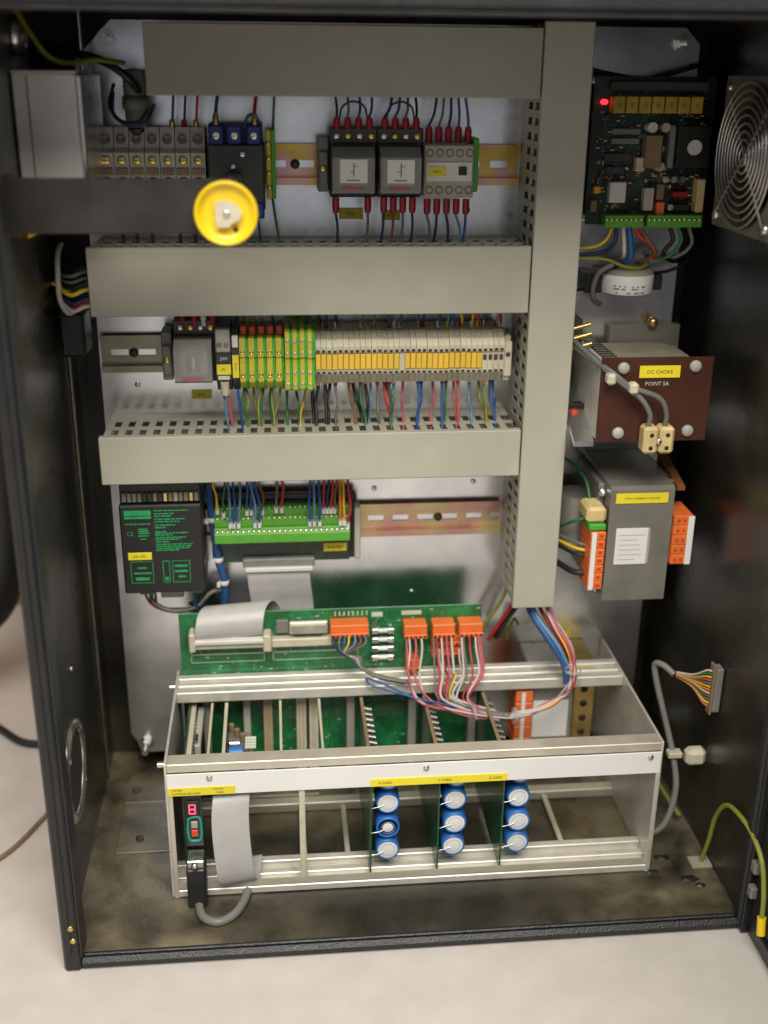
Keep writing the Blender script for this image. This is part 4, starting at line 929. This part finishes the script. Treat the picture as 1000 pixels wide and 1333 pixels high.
for x, z in ((149, 350), (149, 250)): MB().lathe((x, -1, z), (0, -1, 0), [(4, 0), (4, 3), (2.4, 3), (2.4, 7), (.01, 7)], 10).build('bolt', m_steel, t2)
G = 'wires beside the grey transformer'
wire('green', [(140, 4, 338), (138, 20, 356), (128, 40, 366), (114, 46, 372)], 'green wire rising from the transformer earth cap', G, 1.8)
wire('green', [(136, -6, 326), (126, -2, 322), (118, 12, 312), (113, 26, 302)], 'green wire curving left into the vertical duct', G, 1.8)
for k, (c, z) in enumerate((('grey', 298), ('yellow', 293), ('black', 288), ('black', 270))): wire(c, [(137, -8, z), (126, -2, z+2-k), (112, 24, z+1)], f'{["grey", "yellow", "upper black", "lower black"][k]} wire between the orange terminals and the vertical duct', G, 1.8 if k < 3 else 3)
tag(MB().prism([(78, 372), (-8, 352), (-8, 356), (78, 378)], 'x', 219.3, 227).build('steel_strap', WIRE['brown']), 'thin brown strap sloping beside the grey transformer', 'strap')

# ================================================================== fan and cables on the right wall
fn = thing('fan', (240, -61, 597), 'square fan with round wire guard on the right wall', 'fan')
FX, FY, FZ = 226, -61, 657
ring = [(FY+57*math.cos(a), FZ+57*math.sin(a)) for a in [2*math.pi*k/48 for k in range(48)]]
b = MB()
sq = []
for k in range(48):
    a = 2*math.pi*k/48; c_, s_ = math.cos(a), math.sin(a); q = 60/max(abs(c_), abs(s_)); sq.append((FY+q*c_, FZ+q*s_))
for k in range(48):
    j = (k+1) % 48
    for xx in (FX, 250): b.add([(xx, *ring[k]), (xx, *ring[j]), (xx, *sq[j]), (xx, *sq[k])], [(0, 1, 2, 3)])
    b.add([(FX, *ring[k]), (FX, *ring[j]), (250, *ring[j]), (250, *ring[k])], [(0, 1, 2, 3)], True)
    b.add([(FX, *sq[k]), (FX, *sq[j]), (250, *sq[j]), (250, *sq[k])], [(0, 1, 2, 3)])
b.build('frame', m_fan, fn)
MB().lathe((FX+4, FY, FZ), (1, 0, 0), [(.01, 0), (20, 0), (21, 1.5), (21, 18)], 32).build('hub', m_black, fn)
for k in range(7):
    g = 2*math.pi*k/7; b = MB(); vs = []
    for r_, tw in ((20, .30), (54, .55)):
        for e, x in ((-tw, FX+5), (tw, FX+18)): vs.append((x, FY+r_*math.cos(g+e*.8), FZ+r_*math.sin(g+e*.8)))
    vs += [(x+1.4, y, z) for x, y, z in vs]
    b.add(vs, [(0, 1, 3, 2), (4, 6, 7, 5), (0, 2, 6, 4), (1, 5, 7, 3), (0, 4, 5, 1), (2, 3, 7, 6)]); b.build('blade', m_black, fn)
gd = None
for k in range(9):
    r_ = 7+k*6.1
    MB().tube([(FX-4, FY+r_*math.cos(a), FZ+r_*math.sin(a)) for a in [2*math.pi*q/44 for q in range(44)]], .95, 6, True).build('guard_ring', m_guard, fn)
for g in (math.pi/4, 3*math.pi/4):
    MB().tube([(FX-2.6, FY+s_*math.cos(g), FZ+s_*math.sin(g)) for s_ in (-70, 70)], 1.2, 6).build('guard_stay', m_guard, fn)
for sy in (-1, 1):
    for sz in (-1, 1): MB().lathe((FX, FY+sy*51, FZ+sz*51), (-1, 0, 0), [(4, 0), (4, 2.5), (.01, 3)], 10).build('screw', m_steel, fn)
dc = thing('loose_connector', (238, -80, 164), 'loose multi-pin connector with coloured wire ends on the right wall', 'connector')
MB().cbox(243, 250, -96, -84, 162, 208, 1).build('shell', m_mid, dc)
MB().cbox(240.5, 243, -95, -85, 159, 211, .6).build('flange', m_brown, dc)
cc = ['pink', 'yellow', 'green', 'brown', 'white', 'orange', 'yellow', 'grey', 'pink', 'yellow', 'green', 'white']
for k in range(12): MB().tube(sm([(241, -90, 166+k*3.4), (237, -86, 168+k*3.1), (230, -74, 178+k*1.2), (218, -62, 183+k*.4)], 4), 1, 5).build('wire_end', WIRE[cc[k]], dc)
MB().tube(sm([(216, -62, 185), (208, -52, 190), (203, -44, 186), (206, -48, 166), (214, -62, 130), (220, -74, 100), (222, -84, 74), (216, -92, 50), (206, -96, 34), (188.5, -96, 26)]), 3.1, 10).build('cable', m_cable, dc)
cl_ = thing('cable_clip', (222, -70, 100), 'pale adhesive clip holding the grey cable to the right wall', 'cable clip')
MB().cbox(230, 250, -84, -70, 94, 112, 4).build('pad', m_beige, cl_); MB().cbox(213, 227, -80, -70, 102, 108, 1).build('strap', m_beige, cl_)
ew = thing('earth_lead', (245, -180, 12), 'yellow and green earth lead arching from the cabinet wall to the door', 'earth lead')
MB().tube(sm([(241, -120, 12), (243, -126, 40), (243, -134, 74), (244, -150, 98), (245, -175, 106), (247, -200, 104), (248, -222, 92), (249, -232, 66), (249, -236, 40)]), 2.2, 10).build('sheath', WIRE['yellow and green'], ew)
MB().cyl((249, -235, 44), (249, -238, 28), 3.8, 14).build('yellow_boot', m_yellow, ew)
MB().cbox(230, 250, -128, -112, 9.2, 12, .5).build('lug_plate', m_coil, ew)
wire('yellow and green', [(206, 10, 60), (222, -20, 44), (232, -40, 30), (240, -60, 20)], 'yellow and green earth wire low on the right side behind the rack', 'earth wires', 2.6)
tag(MB().cyl((210, -6, 62), (216, -16, 52), 5, 12).build('yellow_sleeve', m_yellow), 'yellow sleeve low on the right side behind the rack', 'sleeve')

# ================================================================== left side cables
G = 'wires leaving the left end of the middle duct'
for k, (c, z, y) in enumerate((('black', 560, 30), ('grey', 556, 24), ('grey', 550, 26), ('black', 546, 22), ('green', 543, 30), ('yellow', 541, 18), ('blue', 536, 26), ('dark blue', 533, 20), ('red', 530, 28), ('pink', 528, 22), ('white', 527, 18), ('black', 525, 26))):
    wire(c, [(-308, y, z), (-318, y-2, z-1.5), (-328, y-2, z-5), (-338, y+6, z-4+k*.6), (-344, y+22, z+6)], f'{c} wire leaving the left end of the middle duct, {nth(k)} from the top', G, 2 if c in ('grey', 'yellow') else 1.6)
tag(MB().tube(sm([(-334, 24, 578), (-335, 10, 572), (-336, 6, 552), (-336, 6, 534), (-332, 12, 522), (-328, 24, 520)]), 2.4, 8).build('cable_loop', m_grey), 'pale grey hoop holding the wires left of the middle duct', 'cable tie')
tag(MB().cbox(-342, -320, 20, 60, 480, 520, 3).build('cable_gland', m_black), 'black cable gland under the hoop left of the middle duct', 'cable gland')
wire('yellow', [(-344, -60, 596), (-334, -50, 600), (-326, -20, 598), (-322, 20, 596)], 'yellow wire end just under the black bar at the left wall', 'yellow wires at the left wall', 2.4)
wire('yellow', [(-344, 20, 546), (-336, 26, 540), (-330, 30, 538), (-324, 32, 540)], 'yellow wire on the left wall below the black bar', 'yellow wires at the left wall', 1.8)
G = 'wires above the brushed box'
wire('yellow and green', [(-340, -40, 758), (-330, -44, 742), (-318, -46, 726), (-304, -40, 721), (-290, -10, 724), (-272, 30, 722)], 'yellow and green wire sagging over the brushed box', G, 2)
wire('yellow and green', [(-336, 10, 730), (-320, 0, 722), (-305, -10, 722), (-300, -12, 722)], 'short yellow and green wire end on the brushed box', G, 1.8)
wire('black', [(-344, 40, 734), (-316, 30, 730), (-290, 26, 724), (-270, 24, 712), (-262, 40, 700)], 'black cable running over the brushed box', G, 3.4)
wire('black', [(-282, 40, 706), (-286, 34, 690), (-278, 28, 678), (-264, 26, 676), (-254, 30, 686)], 'black wire loop left of the top duct', G, 1.5)
wire('dark blue', [(-284, 46, 700), (-284, 40, 682), (-272, 34, 674), (-258, 34, 676), (-250, 40, 690)], 'dark blue wire loop left of the top duct', G, 1.5)
cg = thing('cable_gland', (-268, 50, 672), 'grey threaded cable gland hanging left of the top duct', 'cable gland')
MB().lathe((-266, 46, 672), (0, 0, 1), [(9, 0), (9, 14), (11, 14), (11, 24), (9, 24)] + [(9 + (i % 2)*.8, 24+i*1.6) for i in range(1, 14)] + [(.01, 46)], 20).build('barrel', m_mid, cg)
MB().cyl((-266, 46, 672.2), (-266, 50, 655), 8.5, 16).build('cable', m_black, cg)
tag(MB().lathe((-344, -30, 740), (1, 0, 0), [(14, 0), (14, 4), (9, 8), (.01, 9)], 20).build('lock_boss', m_steel), 'round bright lock boss at the top of the left wall', 'lock')
tag(MB().cyl((-306, 36, 766), (-306, 36, 716), 1.8, 10).build('threaded_rod', m_steel), 'thin upright rod above the brushed box', 'rod')

# ================================================================== things outside, at the left
hz_ = thing('corrugated_hose', (-480, 200, 0), 'black corrugated hose hanging beside the left edge of the cabinet', 'hose')
P = sm([(-470, 250, 760), (-468, 250, 600), (-464, 246, 360), (-466, 240, 240), (-484, 236, 165), (-520, 236, 125), (-600, 240, 100)], 26)
MB().tube(P, [34 if i % 2 else 31 for i in range(len(P))], 24).build('tube', m_black, hz_)
tag(MB().tube(sm([(-640, 300, 4.5), (-520, 220, 4.5), (-483, 184, 4.5), (-455, 156, 4.5), (-430, 148, 4.5), (-400, 150, 4.5), (-346, 110, 4.5)]), 4.5, 10).build('power_cable', m_black), 'thick black cable on the table behind the left side', 'cable')
tag(MB().tube(sm([(-620, -190, 2.5), (-500, -100, 2.5), (-433, -47, 2.5), (-401, 18, 2.5), (-380, 60, 2.5), (-346, 90, 2.5)]), 2.4, 8).build('thin_cable', m_brown), 'thin dark cable on the table nearer the front left corner', 'cable')

# grime left on the cabinet floor
for k, (x, y, r) in enumerate(((206, -108, 7), (222, -140, 9), (230, -150, 5), (190, -128, 6))):
    random.seed(k); b = MB()
    b.lathe((x, y, 9.05), (0, 0, 1), [(r, 0), (r*.8, .9), (r*.4, 1.5), (.01, 1.7)], 11)
    b.v = [(x+(vx-x)*(1+random.uniform(-.4, .4)), y+(vy-y)*(.55+random.uniform(-.2, .2)), vz) for vx, vy, vz in b.v]
    tag(b.build('dirt_clump', m_black), f'black clump of dirt on the cabinet floor right of the rack, {["nearest the earth lead", "largest one", "rightmost one", "leftmost one"][k]}', 'dirt', 'dirt on the cabinet floor')
